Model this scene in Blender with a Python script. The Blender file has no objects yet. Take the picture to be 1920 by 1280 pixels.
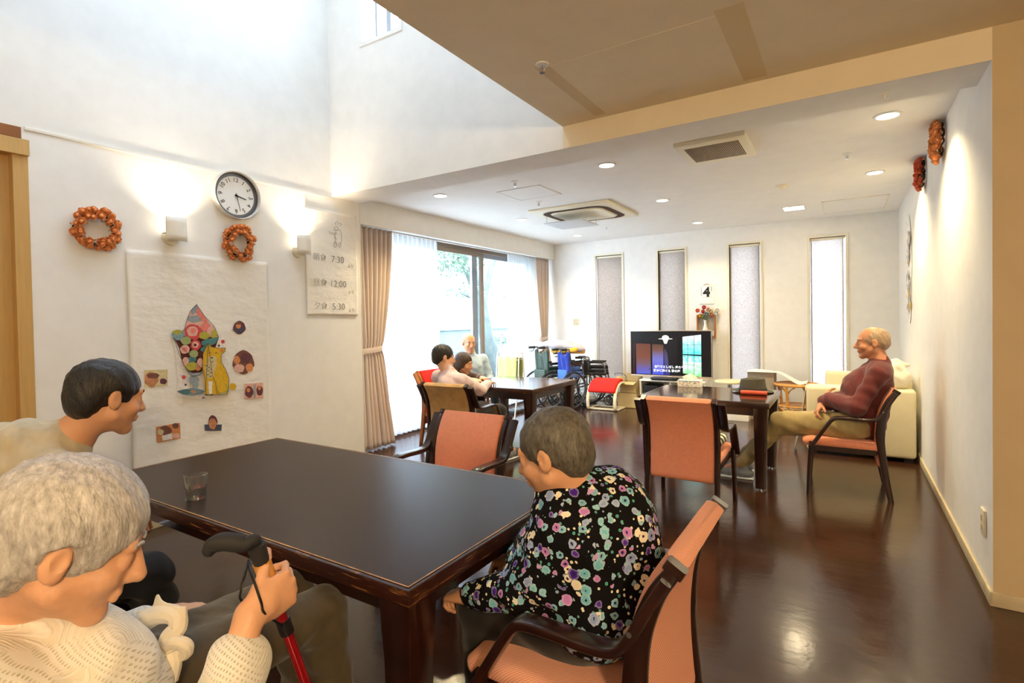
import bpy, bmesh, math, random
import numpy as np
from mathutils import Vector, Matrix, Euler
random.seed(7); np.random.seed(7)
PI = math.pi
C = bpy.context.scene.collection
SC = bpy.context.scene

# ------------------------------------------------------------------ camera
CAM_H, F_PX, YAW, PITCH, ROLL, CY = 1.28, 995.14, .561405, .0167978, -.0170404, 616.74
_cy, _sy = math.cos(YAW), math.sin(YAW)
FW = np.array([-_sy*math.cos(PITCH), _cy*math.cos(PITCH), -math.sin(PITCH)])
_r = np.array([_cy, _sy, 0.0]); _u = np.cross(_r, FW)
RT = _r*math.cos(ROLL) + _u*math.sin(ROLL)
UP = -_r*math.sin(ROLL) + _u*math.cos(ROLL)
CO = np.array([0, 0, CAM_H])
cam_data = bpy.data.cameras.new('camera')
cam = bpy.data.objects.new('camera', cam_data); C.objects.link(cam)
cam_data.sensor_width = 36.0
cam_data.lens = F_PX/1920*36
cam_data.shift_y = (CY-640)/1920
cam_data.clip_start = .05; cam_data.clip_end = 200
M = Matrix(((RT[0], UP[0], -FW[0], 0), (RT[1], UP[1], -FW[1], 0), (RT[2], UP[2], -FW[2], CAM_H), (0, 0, 0, 1)))
cam.matrix_world = M
SC.camera = cam

# ------------------------------------------------------------------ view, sky, sun, daylight
SC.view_settings.view_transform = 'Standard'
SC.view_settings.look = 'None'
SC.view_settings.gamma = 1
SC.view_settings.exposure = 1.88
SC.view_settings.use_curve_mapping = False
world = bpy.data.worlds.new('sky'); SC.world = world; world.use_nodes = True
wn = world.node_tree.nodes; wl = world.node_tree.links
wn['Background'].inputs['Color'].default_value = (.68, .82, 1.0, 1)
wn['Background'].inputs['Strength'].default_value = 5.5
def portal(name, loc, size, rot):
    l = bpy.data.lights.new(name, 'AREA'); l.shape = 'RECTANGLE'; l.size, l.size_y = size
    l.cycles.is_portal = True
    o = bpy.data.objects.new(name, l); C.objects.link(o); o.location = loc; o.rotation_euler = rot
    return o
portal('daylight_portal', (-4.46, 5.65, 1.2), (2.3, 3.9), (0, -PI/2, 0))
portal('daylight_portal', (-2.6, 3.34, 4.22), (1.4, 1.35), (-PI/2, 0, 0))
portal('daylight_portal', (-2.55, 1.5, 5.5), (.7, 1.4), (0, 0, 0))

def at_x(px, py, X):
    d = FW + RT*(px-960)/F_PX - UP*(py-CY)/F_PX; p = CO + d*X/d[0]; return Vector(p)
def at_y(px, py, Y):
    d = FW + RT*(px-960)/F_PX - UP*(py-CY)/F_PX; p = CO + d*Y/d[1]; return Vector(p)
def at_z(px, py, Z):
    d = FW + RT*(px-960)/F_PX - UP*(py-CY)/F_PX; p = CO + d*(Z-CAM_H)/d[2]; return Vector(p)

# ------------------------------------------------------------------ materials
def srgb(r, g, b):
    f = lambda c: (c/255/12.92) if c/255 <= .04045 else ((c/255+.055)/1.055)**2.4
    return (f(r), f(g), f(b), 1)
class NT:
    def __init__(s, name):
        s.m = bpy.data.materials.new(name); s.m.use_nodes = True
        s.n = s.m.node_tree.nodes; s.l = s.m.node_tree.links; s.b = s.n['Principled BSDF']; s.out = s.n['Material Output']
    def new(s, t, **k):
        n = s.n.new(t)
        for a, v in k.items(): setattr(n, a, v)
        return n
    def link(s, a, b): s.l.new(a, b)
    def coord(s, scale=(1, 1, 1), kind='Object'):
        t = s.new('ShaderNodeTexCoord'); m = s.new('ShaderNodeMapping'); m.inputs['Scale'].default_value = scale
        s.link(t.outputs[kind], m.inputs['Vector']); return m.outputs['Vector']
    def noise(s, vec, scale, detail=3, rough=.5):
        n = s.new('ShaderNodeTexNoise'); n.inputs['Scale'].default_value = scale; n.inputs['Detail'].default_value = detail
        n.inputs['Roughness'].default_value = rough; s.link(vec, n.inputs['Vector']); return n.outputs['Fac']
    def ramp(s, fac, stops, interp='LINEAR'):
        r = s.new('ShaderNodeValToRGB'); r.color_ramp.interpolation = interp
        e = r.color_ramp.elements
        while len(e) < len(stops): e.new(.5)
        for i, (p, c) in enumerate(stops): e[i].position = p; e[i].color = c
        s.link(fac, r.inputs['Fac']); return r.outputs['Color']
    def mix(s, fac, a, b, mode='MIX'):
        n = s.new('ShaderNodeMix', data_type='RGBA', blend_type=mode)
        for sock, v in ((n.inputs[0], fac), (n.inputs[6], a), (n.inputs[7], b)):
            if hasattr(v, 'links') or hasattr(v, 'is_output'): s.link(v, sock)
            else: sock.default_value = v
        return n.outputs[2]
    def math(s, op, a, b=None):
        n = s.new('ShaderNodeMath', operation=op)
        for i, v in enumerate((a, b)):
            if v is None: continue
            if hasattr(v, 'is_output'): s.link(v, n.inputs[i])
            else: n.inputs[i].default_value = v
        return n.outputs[0]
    def bump(s, h, strength=.3, dist=.01):
        b = s.new('ShaderNodeBump'); b.inputs['Strength'].default_value = strength; b.inputs['Distance'].default_value = dist
        s.link(h, b.inputs['Height']); s.link(b.outputs['Normal'], s.b.inputs['Normal'])
    def set(s, **k):
        for a, v in k.items():
            s.b.inputs[a.replace('_', ' ')].default_value = v
        return s
MATS = {}
def mat(name, color, rough=.6, metal=0, noise=0, nscale=30, bump=0, bscale=200, coat=0, stretch=(1, 1, 1), bdist=.004, sheen=0, trans=0, spec=.5):
    if name in MATS: return MATS[name]
    t = NT(name); t.set(Roughness=rough, Metallic=metal)
    t.b.inputs['Coat Weight'].default_value = coat
    t.b.inputs['Specular IOR Level'].default_value = spec
    if sheen: t.b.inputs['Sheen Weight'].default_value = sheen
    if trans: t.b.inputs['Transmission Weight'].default_value = trans
    v = t.coord(stretch)
    if noise:
        f = t.noise(v, nscale, 4)
        a = tuple(max(0, c*(1-noise)) for c in color[:3])+(1,); b = tuple(min(1, c*(1+noise)) for c in color[:3])+(1,)
        t.link(t.ramp(f, [(.3, a), (.7, b)]), t.b.inputs['Base Color'])
    else: t.b.inputs['Base Color'].default_value = color
    if bump: t.bump(t.noise(v, bscale, 3), bump, bdist)
    MATS[name] = t.m
    return t.m

WALLC = srgb(241, 239, 233)
mat('wallpaper', WALLC, .75, noise=.025, nscale=9, bump=.12, bscale=420, bdist=.002)
mat('ceiling_paper', srgb(242, 240, 236), .8, noise=.02, nscale=6, bump=.08, bscale=300, bdist=.002)
mat('warm_shade_paper', srgb(240, 226, 196), .75, noise=.025, nscale=7, bump=.1, bscale=300, bdist=.002)  # same pale paper, with dim warm light put into its colour
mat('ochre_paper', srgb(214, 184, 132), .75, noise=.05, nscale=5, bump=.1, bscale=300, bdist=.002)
mat('deep_shade_paper', srgb(205, 184, 148), .75, noise=.03, nscale=5, bump=.1, bscale=300, bdist=.002)  # same paper again, the wall's deeper shade put into its colour
mat('baseboard', srgb(205, 190, 155), .5, noise=.12, nscale=14)
mat('white_paint', srgb(240, 236, 224), .4)
mat('cream_paint', srgb(236, 228, 204), .45)
mat('door_wood', srgb(204, 164, 98), .45, noise=.06, nscale=8, stretch=(1, 8, .6))
mat('door_brown', srgb(150, 92, 40), .45, noise=.1, nscale=8)
mat('alu_bronze', srgb(150, 132, 112), .35, metal=.3)
mat('alu_grey', srgb(150, 152, 156), .35, metal=.5)
mat('chrome', srgb(200, 200, 205), .18, metal=1)
mat('silver_rim', srgb(222, 218, 210), .35, metal=.35)
mat('grey_metal', srgb(130, 130, 132), .35, metal=.8)
mat('black_plastic', srgb(22, 22, 25), .4)
mat('dark_rubber', srgb(35, 35, 38), .7)
mat('white_plastic', srgb(238, 236, 230), .35)
mat('cream_plastic', srgb(238, 230, 204), .4)
mat('dark_wood', srgb(40, 17, 11), .28, noise=.35, nscale=14, stretch=(1, 1, 1), coat=.3)
mat('light_wood', srgb(236, 220, 184), .4, noise=.06, nscale=20)
mat('brown_wood', srgb(168, 104, 52), .4, noise=.15, nscale=18)
mat('terracotta_fabric', srgb(238, 152, 116), .85, noise=.05, nscale=60, bump=.5, bscale=900, bdist=.002, sheen=.2)
mat('tan_suede', srgb(186, 144, 84), .9, noise=.2, nscale=14, bump=.3, bscale=300, bdist=.002, sheen=.3)
mat('red_fabric', srgb(214, 30, 22), .85, noise=.06, nscale=40, bump=.4, bscale=700, bdist=.002)
mat('cream_leather', srgb(232, 220, 182), .45, noise=.03, nscale=12, bump=.15, bscale=160, bdist=.003)
mat('canvas', srgb(238, 230, 208), .85, noise=.05, nscale=20, bump=.3, bscale=60, bdist=.01)
mat('cardboard', srgb(206, 184, 132), .8, noise=.05, nscale=12)
mat('gold_edge', srgb(176, 128, 66), .4, noise=.5, nscale=30)
mat('rattan', srgb(212, 150, 70), .4, noise=.15, nscale=30)
mat('paper', srgb(246, 244, 238), .6, noise=.02, nscale=6)
mat('paper_wrinkled', srgb(242, 238, 228), .7, noise=.02, nscale=5, bump=.35, bscale=6, bdist=.03, stretch=(1, 1, 1.8))
mat('ink', srgb(60, 60, 62), .7)
mat('pencil', srgb(150, 146, 138), .7)
mat('black_ink', srgb(25, 25, 25), .7)
mat('felt', srgb(78, 76, 66), .95, noise=.15, nscale=90, bump=.3, bscale=500)
mat('hat_band', srgb(24, 24, 26), .7)
mat('red_case', srgb(206, 78, 52), .45)
mat('rose', srgb(255, 172, 112), .75, noise=.15, nscale=110, spec=.2)
mat('rose_red', srgb(244, 122, 92), .7, noise=.2, nscale=110, spec=.3)
mat('dry_leaf', srgb(206, 160, 110), .8, noise=.4, nscale=40)
mat('twig', srgb(74, 46, 30), .8, noise=.3, nscale=40)
mat('skin', srgb(214, 160, 122), .5, noise=.05, nscale=25, bump=.15, bscale=90, bdist=.003)
mat('skin_old', srgb(220, 168, 132), .5, noise=.08, nscale=30, bump=.35, bscale=60, bdist=.004)
mat('skin_man', srgb(196, 136, 100), .5, noise=.05, nscale=25)
for n_ in ('skin', 'skin_old', 'skin_man'):
    b_ = MATS[n_].node_tree.nodes['Principled BSDF']; b_.inputs['Subsurface Weight'].default_value = .12
    b_.inputs['Subsurface Radius'].default_value = (.02, .008, .004); b_.inputs['Subsurface Scale'].default_value = .4
def hairmat(n, c1, c2):
    t = NT(n); v = t.coord((1, 1, .35)); w = t.noise(v, 90, 4, .7)
    t.link(t.ramp(w, [(.3, c1), (.7, c2)]), t.b.inputs['Base Color']); t.set(Roughness=.5); t.bump(t.noise(v, 160, 3), .7, .006)
    MATS[n] = t.m
hairmat('hair_grey', srgb(150, 146, 142), srgb(216, 214, 212))
hairmat('hair_black', srgb(14, 12, 10), srgb(44, 38, 32))
hairmat('hair_darkgrey', srgb(58, 54, 46), srgb(116, 110, 98))
hairmat('hair_brown', srgb(38, 26, 18), srgb(74, 52, 36))
hairmat('hair_thin', srgb(150, 122, 96), srgb(186, 160, 132))
mat('eye_white', srgb(230, 226, 220), .3)
mat('iris', srgb(30, 20, 14), .2)
mat('brow', srgb(70, 60, 50), .8)
def cloth(name, c, dark=.25, folds=.7, fs=9, weave=.2, stretch=(1, 1, .5), sheen=.2):
    t = NT(name); v = t.coord(stretch); w = t.noise(v, fs, 2, .4); f = t.noise(t.coord(), 600, 2)
    col = tuple(max(0, x*(1-dark)) for x in c[:3])+(1,)
    t.link(t.ramp(t.noise(v, 30, 3), [(.3, col), (.7, c)]), t.b.inputs['Base Color'])
    t.set(Roughness=.9); t.b.inputs['Sheen Weight'].default_value = sheen
    h = t.math('ADD', w, t.math('MULTIPLY', f, weave*.1)); t.bump(h, folds, .03)
    MATS[name] = t.m
cloth('maroon_shirt', srgb(104, 38, 36), .2)
cloth('khaki', srgb(166, 146, 98), .15)
cloth('olive_trousers', srgb(86, 74, 52), .25, fs=12)
cloth('black_trousers', srgb(26, 22, 22), .3)
cloth('navy_trousers', srgb(30, 36, 46), .3)
cloth('grey_beige_shirt', srgb(196, 184, 154), .12, fs=16, folds=1)
cloth('mauve_shirt', srgb(214, 190, 190), .1)
cloth('blue_shirt', srgb(176, 196, 214), .1)
cloth('brown_top', srgb(84, 62, 52), .1)
cloth('curtain_fabric', srgb(212, 196, 184), .06, folds=.1, stretch=(1, 1, .05))
cloth('towel_green', srgb(186, 192, 104), .06, folds=.3)
cloth('pillowcase', srgb(186, 176, 176), .05, folds=.5)
cloth('yellow_fabric', srgb(240, 176, 40), .1)
cloth('blue_nylon', srgb(40, 66, 168), .25)
cloth('light_blue_nylon', srgb(80, 130, 214), .25)
cloth('black_nylon', srgb(26, 26, 32), .2)
cloth('linen', srgb(236, 226, 204), .06, folds=.5, fs=20)
# knitted cream sweater with rows of eyelets
t = NT('cream_knit'); v0 = t.coord((1, 1, 1)); nz = t.new('ShaderNodeTexNoise'); nz.inputs['Scale'].default_value = 14; t.link(v0, nz.inputs['Vector'])
vm = t.new('ShaderNodeVectorMath', operation='MULTIPLY_ADD'); t.link(nz.outputs['Color'], vm.inputs[0]); vm.inputs[1].default_value = (.02, .02, .02); t.link(v0, vm.inputs[2]); v = vm.outputs['Vector']
sx = t.new('ShaderNodeSeparateXYZ'); t.link(v, sx.inputs[0])
a_ = t.math('SINE', t.math('MULTIPLY', t.math('ADD', sx.outputs['X'], sx.outputs['Y']), 520)); b_ = t.math('SINE', t.math('MULTIPLY', t.math('SUBTRACT', sx.outputs['Z'], t.math('MULTIPLY', sx.outputs['X'], .5)), 620))
dots = t.ramp(t.math('MULTIPLY', a_, b_), [(.0, (1, 1, 1, 1)), (.45, (1, 1, 1, 1)), (.8, (0, 0, 0, 1))])
rib = t.ramp(t.math('SINE', t.math('MULTIPLY', t.math('ADD', sx.outputs['X'], sx.outputs['Z']), 1100)), [(0, (.55,)*3+(1,)), (1, (1, 1, 1, 1))])
patch = t.ramp(t.noise(v, 9, 2), [(.44, (0, 0, 0, 1)), (.52, (1, 1, 1, 1))])
hh = t.mix(patch, rib, dots)
t.link(t.mix(hh, srgb(212, 206, 180), srgb(232, 230, 222)), t.b.inputs['Base Color']); t.set(Roughness=.95); t.bump(hh, .7, .003)
t.b.inputs['Sheen Weight'].default_value = .3; MATS['cream_knit'] = t.m
# green tartan nylon
t = NT('green_tartan'); v = t.coord(); w1 = t.new('ShaderNodeTexWave'); w1.inputs['Scale'].default_value = 12; w1.bands_direction = 'Z'; t.link(v, w1.inputs['Vector'])
w2 = t.new('ShaderNodeTexWave'); w2.inputs['Scale'].default_value = 12; w2.bands_direction = 'X'; t.link(v, w2.inputs['Vector'])
g_ = t.ramp(w1.outputs['Fac'], [(.6, srgb(26, 88, 72)), (.8, srgb(22, 44, 40))]); g2 = t.ramp(w2.outputs['Fac'], [(.85, (0, 0, 0, 1)), (.95, (.6, .6, .6, 1))])
t.link(t.mix(g2, g_, srgb(150, 50, 48)), t.b.inputs['Base Color']); t.set(Roughness=.6); MATS['green_tartan'] = t.m
# woven pink-orange mesh fabric on the near chair
t = NT('woven_orange'); v = t.coord((1, 1, 1)); w1 = t.new('ShaderNodeTexWave'); w1.inputs['Scale'].default_value = 70; w1.inputs['Distortion'].default_value = 3.5; w1.inputs['Detail Scale'].default_value = 30
w1.bands_direction = 'DIAGONAL'; t.link(v, w1.inputs['Vector'])
t.link(t.mix(w1.outputs['Fac'], srgb(234, 146, 114), srgb(252, 200, 174)), t.b.inputs['Base Color']); t.set(Roughness=.85); t.bump(w1.outputs['Fac'], .5, .002)
MATS['woven_orange'] = t.m
# striped seat cushion
t = NT('striped_fabric'); v = t.coord(); w1 = t.new('ShaderNodeTexWave'); w1.inputs['Scale'].default_value = 8; w1.bands_direction = 'DIAGONAL'; t.link(v, w1.inputs['Vector'])
t.link(t.ramp(w1.outputs['Fac'], [(.0, srgb(30, 28, 28)), (.4, srgb(228, 222, 200))], 'CONSTANT'), t.b.inputs['Base Color']); t.set(Roughness=.9); MATS['striped_fabric'] = t.m
# floral print on black
t = NT('floral_print')
uv = t.coord((1, 1, 1))
def flowers(scale, thresh, stops, petal, seedoff, base, r_in=.13, r_out=.36):
    mp = t.new('ShaderNodeMapping'); mp.inputs['Location'].default_value = seedoff; t.link(uv, mp.inputs['Vector'])
    dn = t.new('ShaderNodeTexNoise'); dn.inputs['Scale'].default_value = scale*petal; dn.inputs['Detail'].default_value = 1; t.link(mp.outputs['Vector'], dn.inputs['Vector'])
    off = t.new('ShaderNodeVectorMath', operation='MULTIPLY_ADD'); t.link(dn.outputs['Color'], off.inputs[0]); off.inputs[1].default_value = (.35/scale,)*3; t.link(mp.outputs['Vector'], off.inputs[2])
    vo = t.new('ShaderNodeTexVoronoi'); vo.inputs['Scale'].default_value = scale; vo.inputs['Randomness'].default_value = .75; t.link(off.outputs['Vector'], vo.inputs['Vector'])
    sep = t.new('ShaderNodeSeparateColor'); t.link(vo.outputs['Color'], sep.inputs[0])
    inside = t.math('LESS_THAN', vo.outputs['Distance'], r_out)
    keep = t.math('LESS_THAN', sep.outputs[1], thresh)
    m = t.math('MULTIPLY', inside, keep)
    pc = t.ramp(sep.outputs[0], stops, 'CONSTANT')
    rim = t.math('GREATER_THAN', vo.outputs['Distance'], r_out*.72)
    pc = t.mix(t.math('MULTIPLY', rim, .22), pc, srgb(225, 235, 235))
    cen = t.math('LESS_THAN', vo.outputs['Distance'], r_in)
    pc = t.mix(cen, pc, srgb(38, 34, 84))
    return t.mix(m, base, pc)
col = srgb(14, 13, 16)
col = flowers(85, .4, [(0, srgb(235, 225, 195)), (.45, srgb(48, 158, 142)), (.75, srgb(140, 170, 200))], .9, (3, 1, 2), col, 0, .33)
col = flowers(42, .62, [(0, srgb(128, 186, 206)), (.3, srgb(150, 170, 210)), (.5, srgb(186, 120, 190)), (.72, srgb(84, 44, 150)), (.88, srgb(240, 228, 200))], 2.3, (0, 0, 0), col, .15, .43)
col = flowers(30, .52, [(0, srgb(120, 190, 208)), (.32, srgb(70, 34, 140)), (.5, srgb(240, 230, 205)), (.7, srgb(196, 130, 200)), (.85, srgb(140, 160, 205))], 2.6, (5, 2, 1), col, .12, .42)
t.link(col, t.b.inputs['Base Color']); t.set(Roughness=.85); t.b.inputs['Specular IOR Level'].default_value = .15; t.bump(t.noise(uv, 11, 2), .6, .03); MATS['floral_print'] = t.m
# floor boards: gloss-varnished red-brown planks
t = NT('floor_boards'); v = t.coord()
br = t.new('ShaderNodeTexBrick'); br.inputs['Scale'].default_value = 1; br.inputs['Brick Width'].default_value = 1.8; br.inputs['Row Height'].default_value = .075
br.inputs['Mortar Size'].default_value = .0018; br.offset = .37; br.offset_frequency = 2
br.inputs['Color1'].default_value = srgb(62, 35, 21); br.inputs['Color2'].default_value = srgb(50, 27, 16); br.inputs['Mortar'].default_value = srgb(24, 12, 8)
t.link(v, br.inputs['Vector'])
gr = t.noise(t.coord((2, 40, 1)), 6, 4)
t.link(t.mix(.35, br.outputs['Color'], t.ramp(gr, [(.3, srgb(40, 22, 13)), (.7, srgb(66, 38, 22))])), t.b.inputs['Base Color'])
rg = t.ramp(t.noise(v, 5, 4), [(.3, (.14,)*3+(1,)), (.7, (.21,)*3+(1,))]); t.link(rg, t.b.inputs['Roughness'])
t.b.inputs['Specular IOR Level'].default_value = .62
t.bump(t.math('ADD', t.math('MULTIPLY', br.outputs['Fac'], -1.5), t.noise(v, 22, 3)), .16, .003); MATS['floor_boards'] = t.m
# table laminate
t = NT('table_laminate'); v = t.coord()
t.link(t.ramp(t.noise(v, 260, 3, .7), [(.3, srgb(36, 21, 14)), (.7, srgb(56, 35, 24))]), t.b.inputs['Base Color'])
t.set(Roughness=.34); t.b.inputs['Specular IOR Level'].default_value = .2; t.bump(t.noise(v, 700, 2), .04, .0006); MATS['table_laminate'] = t.m
MATS['glossy_top'] = MATS['table_laminate'].copy(); MATS['glossy_top'].name = 'glossy_top'
g_ = MATS['glossy_top'].node_tree.nodes['Principled BSDF']; g_.inputs['Roughness'].default_value = .1; g_.inputs['Specular IOR Level'].default_value = .7
# worn table edge
t = NT('worn_edge'); v = t.coord((2.2, 2.2, 30)); n1 = t.noise(v, 4, 6, .75)
t.link(t.ramp(n1, [(.56, srgb(46, 18, 10)), (.64, srgb(140, 96, 54)), (.75, srgb(200, 160, 104))]), t.b.inputs['Base Color']); t.set(Roughness=.35); MATS['worn_edge'] = t.m
# glass that lets daylight through
def glass(name, tint, refl=.08):
    t = NT(name); tr = t.new('ShaderNodeBsdfTransparent'); tr.inputs['Color'].default_value = tint
    gl = t.new('ShaderNodeBsdfGlossy'); gl.inputs['Roughness'].default_value = .02
    mx = t.new('ShaderNodeMixShader'); mx.inputs[0].default_value = refl
    t.link(tr.outputs[0], mx.inputs[1]); t.link(gl.outputs[0], mx.inputs[2]); t.link(mx.outputs[0], t.out.inputs['Surface']); MATS[name] = t.m
glass('pane_glass', (.96, .98, 1.0, 1), .05)
glass('frosted_pane', (.9, .95, .95, 1), .05)
glass('tinted_pane', (.45, .48, .52, 1), .05)
def sheer(name, col, transp, diff=.25):
    t = NT(name); tr = t.new('ShaderNodeBsdfTransparent'); tl = t.new('ShaderNodeBsdfTranslucent'); df = t.new('ShaderNodeBsdfDiffuse')
    tl.inputs['Color'].default_value = col; df.inputs['Color'].default_value = col
    m1 = t.new('ShaderNodeMixShader'); m1.inputs[0].default_value = diff; t.link(tl.outputs[0], m1.inputs[1]); t.link(df.outputs[0], m1.inputs[2])
    m2 = t.new('ShaderNodeMixShader'); m2.inputs[0].default_value = transp; t.link(m1.outputs[0], m2.inputs[1]); t.link(tr.outputs[0], m2.inputs[2])
    t.link(m2.outputs[0], t.out.inputs['Surface']); MATS[name] = t.m; return t
sheer('sheer_voile', srgb(246, 248, 250), .3, .3)
tt = sheer('blind_fabric', srgb(226, 216, 224), .0, .35)
v = tt.coord((1, 1, .4)); cc = tt.ramp(tt.noise(v, 160, 3), [(.35, srgb(142, 123, 116)), (.65, srgb(166, 148, 139))])
for n_ in tt.n:
    if n_.type in ('BSDF_TRANSLUCENT', 'BSDF_DIFFUSE'): tt.link(cc, n_.inputs['Color'])
def emis(name, color, strength):
    t = NT(name); t.b.inputs['Base Color'].default_value = (0, 0, 0, 1); t.b.inputs['Emission Color'].default_value = color; t.b.inputs['Emission Strength'].default_value = strength
    t.b.inputs['Roughness'].default_value = .35; MATS[name] = t.m
emis('lamp_glow', (1, .88, .70, 1), 4)
def thin_glass(name, tint, lo, hi):
    t = NT(name); tr = t.new('ShaderNodeBsdfTransparent'); tr.inputs['Color'].default_value = tint; gl = t.new('ShaderNodeBsdfGlossy'); gl.inputs['Roughness'].default_value = .03
    lw = t.new('ShaderNodeLayerWeight'); lw.inputs['Blend'].default_value = .35; mr = t.new('ShaderNodeMapRange'); mr.inputs[3].default_value = lo; mr.inputs[4].default_value = hi; t.link(lw.outputs['Facing'], mr.inputs[0])
    mx = t.new('ShaderNodeMixShader'); t.link(mr.outputs[0], mx.inputs[0]); t.link(tr.outputs[0], mx.inputs[1]); t.link(gl.outputs[0], mx.inputs[2]); t.link(mx.outputs[0], t.out.inputs['Surface']); MATS[name] = t.m
thin_glass('clear_glass', (.97, .98, .98, 1), .03, .75)
thin_glass('water', (.92, .95, .96, 1), .10, .6)
mat('tile_wall', srgb(188, 182, 174), .7)
t = NT('tiles_white'); br = t.new('ShaderNodeTexBrick'); br.inputs['Scale'].default_value = 1; br.inputs['Brick Width'].default_value = .6; br.inputs['Row Height'].default_value = .2; br.inputs['Mortar Size'].default_value = .006
br.offset = 0; br.inputs['Color1'].default_value = srgb(150, 158, 158); br.inputs['Color2'].default_value = srgb(144, 152, 154); br.inputs['Mortar'].default_value = srgb(96, 102, 104)
tc = t.new('ShaderNodeTexCoord'); sx = t.new('ShaderNodeSeparateXYZ'); cx = t.new('ShaderNodeCombineXYZ'); t.link(tc.outputs['Object'], sx.inputs[0]); t.link(sx.outputs['Y'], cx.inputs['X']); t.link(sx.outputs['Z'], cx.inputs['Y'])
t.link(cx.outputs[0], br.inputs['Vector']); t.link(br.outputs['Color'], t.b.inputs['Base Color']); MATS['tiles_white'] = t.m
mat('concrete', srgb(104, 120, 120), .8, noise=.1, nscale=3)
mat('garden_ground', srgb(200, 198, 190), .9, noise=.2, nscale=4)
mat('bark', srgb(96, 108, 102), .9, noise=.3, nscale=8, bump=.5, bscale=20)
mat('leaf_green', srgb(104, 130, 104), .7, noise=.3, nscale=8)
mat('shoe_grey', srgb(128, 134, 140), .6, noise=.3, nscale=30)
mat('shoe_white', srgb(214, 220, 226), .5)
mat('sandal_brown', srgb(120, 70, 44), .6)
mat('face_drawn', srgb(190, 130, 90), .7, noise=.3, nscale=40)

# ------------------------------------------------------------------ mesh helpers
def fast_mesh(name, verts, faces_flat, n=4, smooth=True):
    me = bpy.data.meshes.new(name); verts = np.asarray(verts, dtype=np.float32); faces_flat = np.asarray(faces_flat, dtype=np.int32).ravel()
    me.vertices.add(len(verts)); me.vertices.foreach_set('co', verts.ravel())
    me.loops.add(len(faces_flat)); me.loops.foreach_set('vertex_index', faces_flat)
    nf = len(faces_flat)//n; me.polygons.add(nf)
    me.polygons.foreach_set('loop_start', np.arange(nf, dtype=np.int32)*n)
    me.update(calc_edges=True); me.validate()
    me.polygons.foreach_set('use_smooth', np.full(len(me.polygons), smooth))
    return me
def link(name, me, m, parent=None, world=False, loc=None):
    o = bpy.data.objects.new(name, me); C.objects.link(o)
    if m: 
        for x in (m if isinstance(m, (list, tuple)) else [m]): me.materials.append(MATS[x])
    if parent is not None:
        if world: me.transform(world_of(parent).inverted())
        o.parent = parent
    if loc is not None: o.location = loc
    return o
def world_of(o):
    m = Matrix.LocRotScale(o.location, o.rotation_euler, o.scale)
    return world_of(o.parent) @ m if o.parent else m
def thing(name, label, cat, loc=(0, 0, 0), rotz=0, group=None):
    o = bpy.data.objects.new(name, None); C.objects.link(o); o.empty_display_size = .1
    o.location = loc; o.rotation_euler = (0, 0, rotz); o['label'] = label; o['category'] = cat
    if group: o['group'] = group
    return o
def tag(o, label, cat, group=None, kind=None):
    o['label'] = label; o['category'] = cat
    if group: o['group'] = group
    if kind: o['kind'] = kind
    return o
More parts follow.
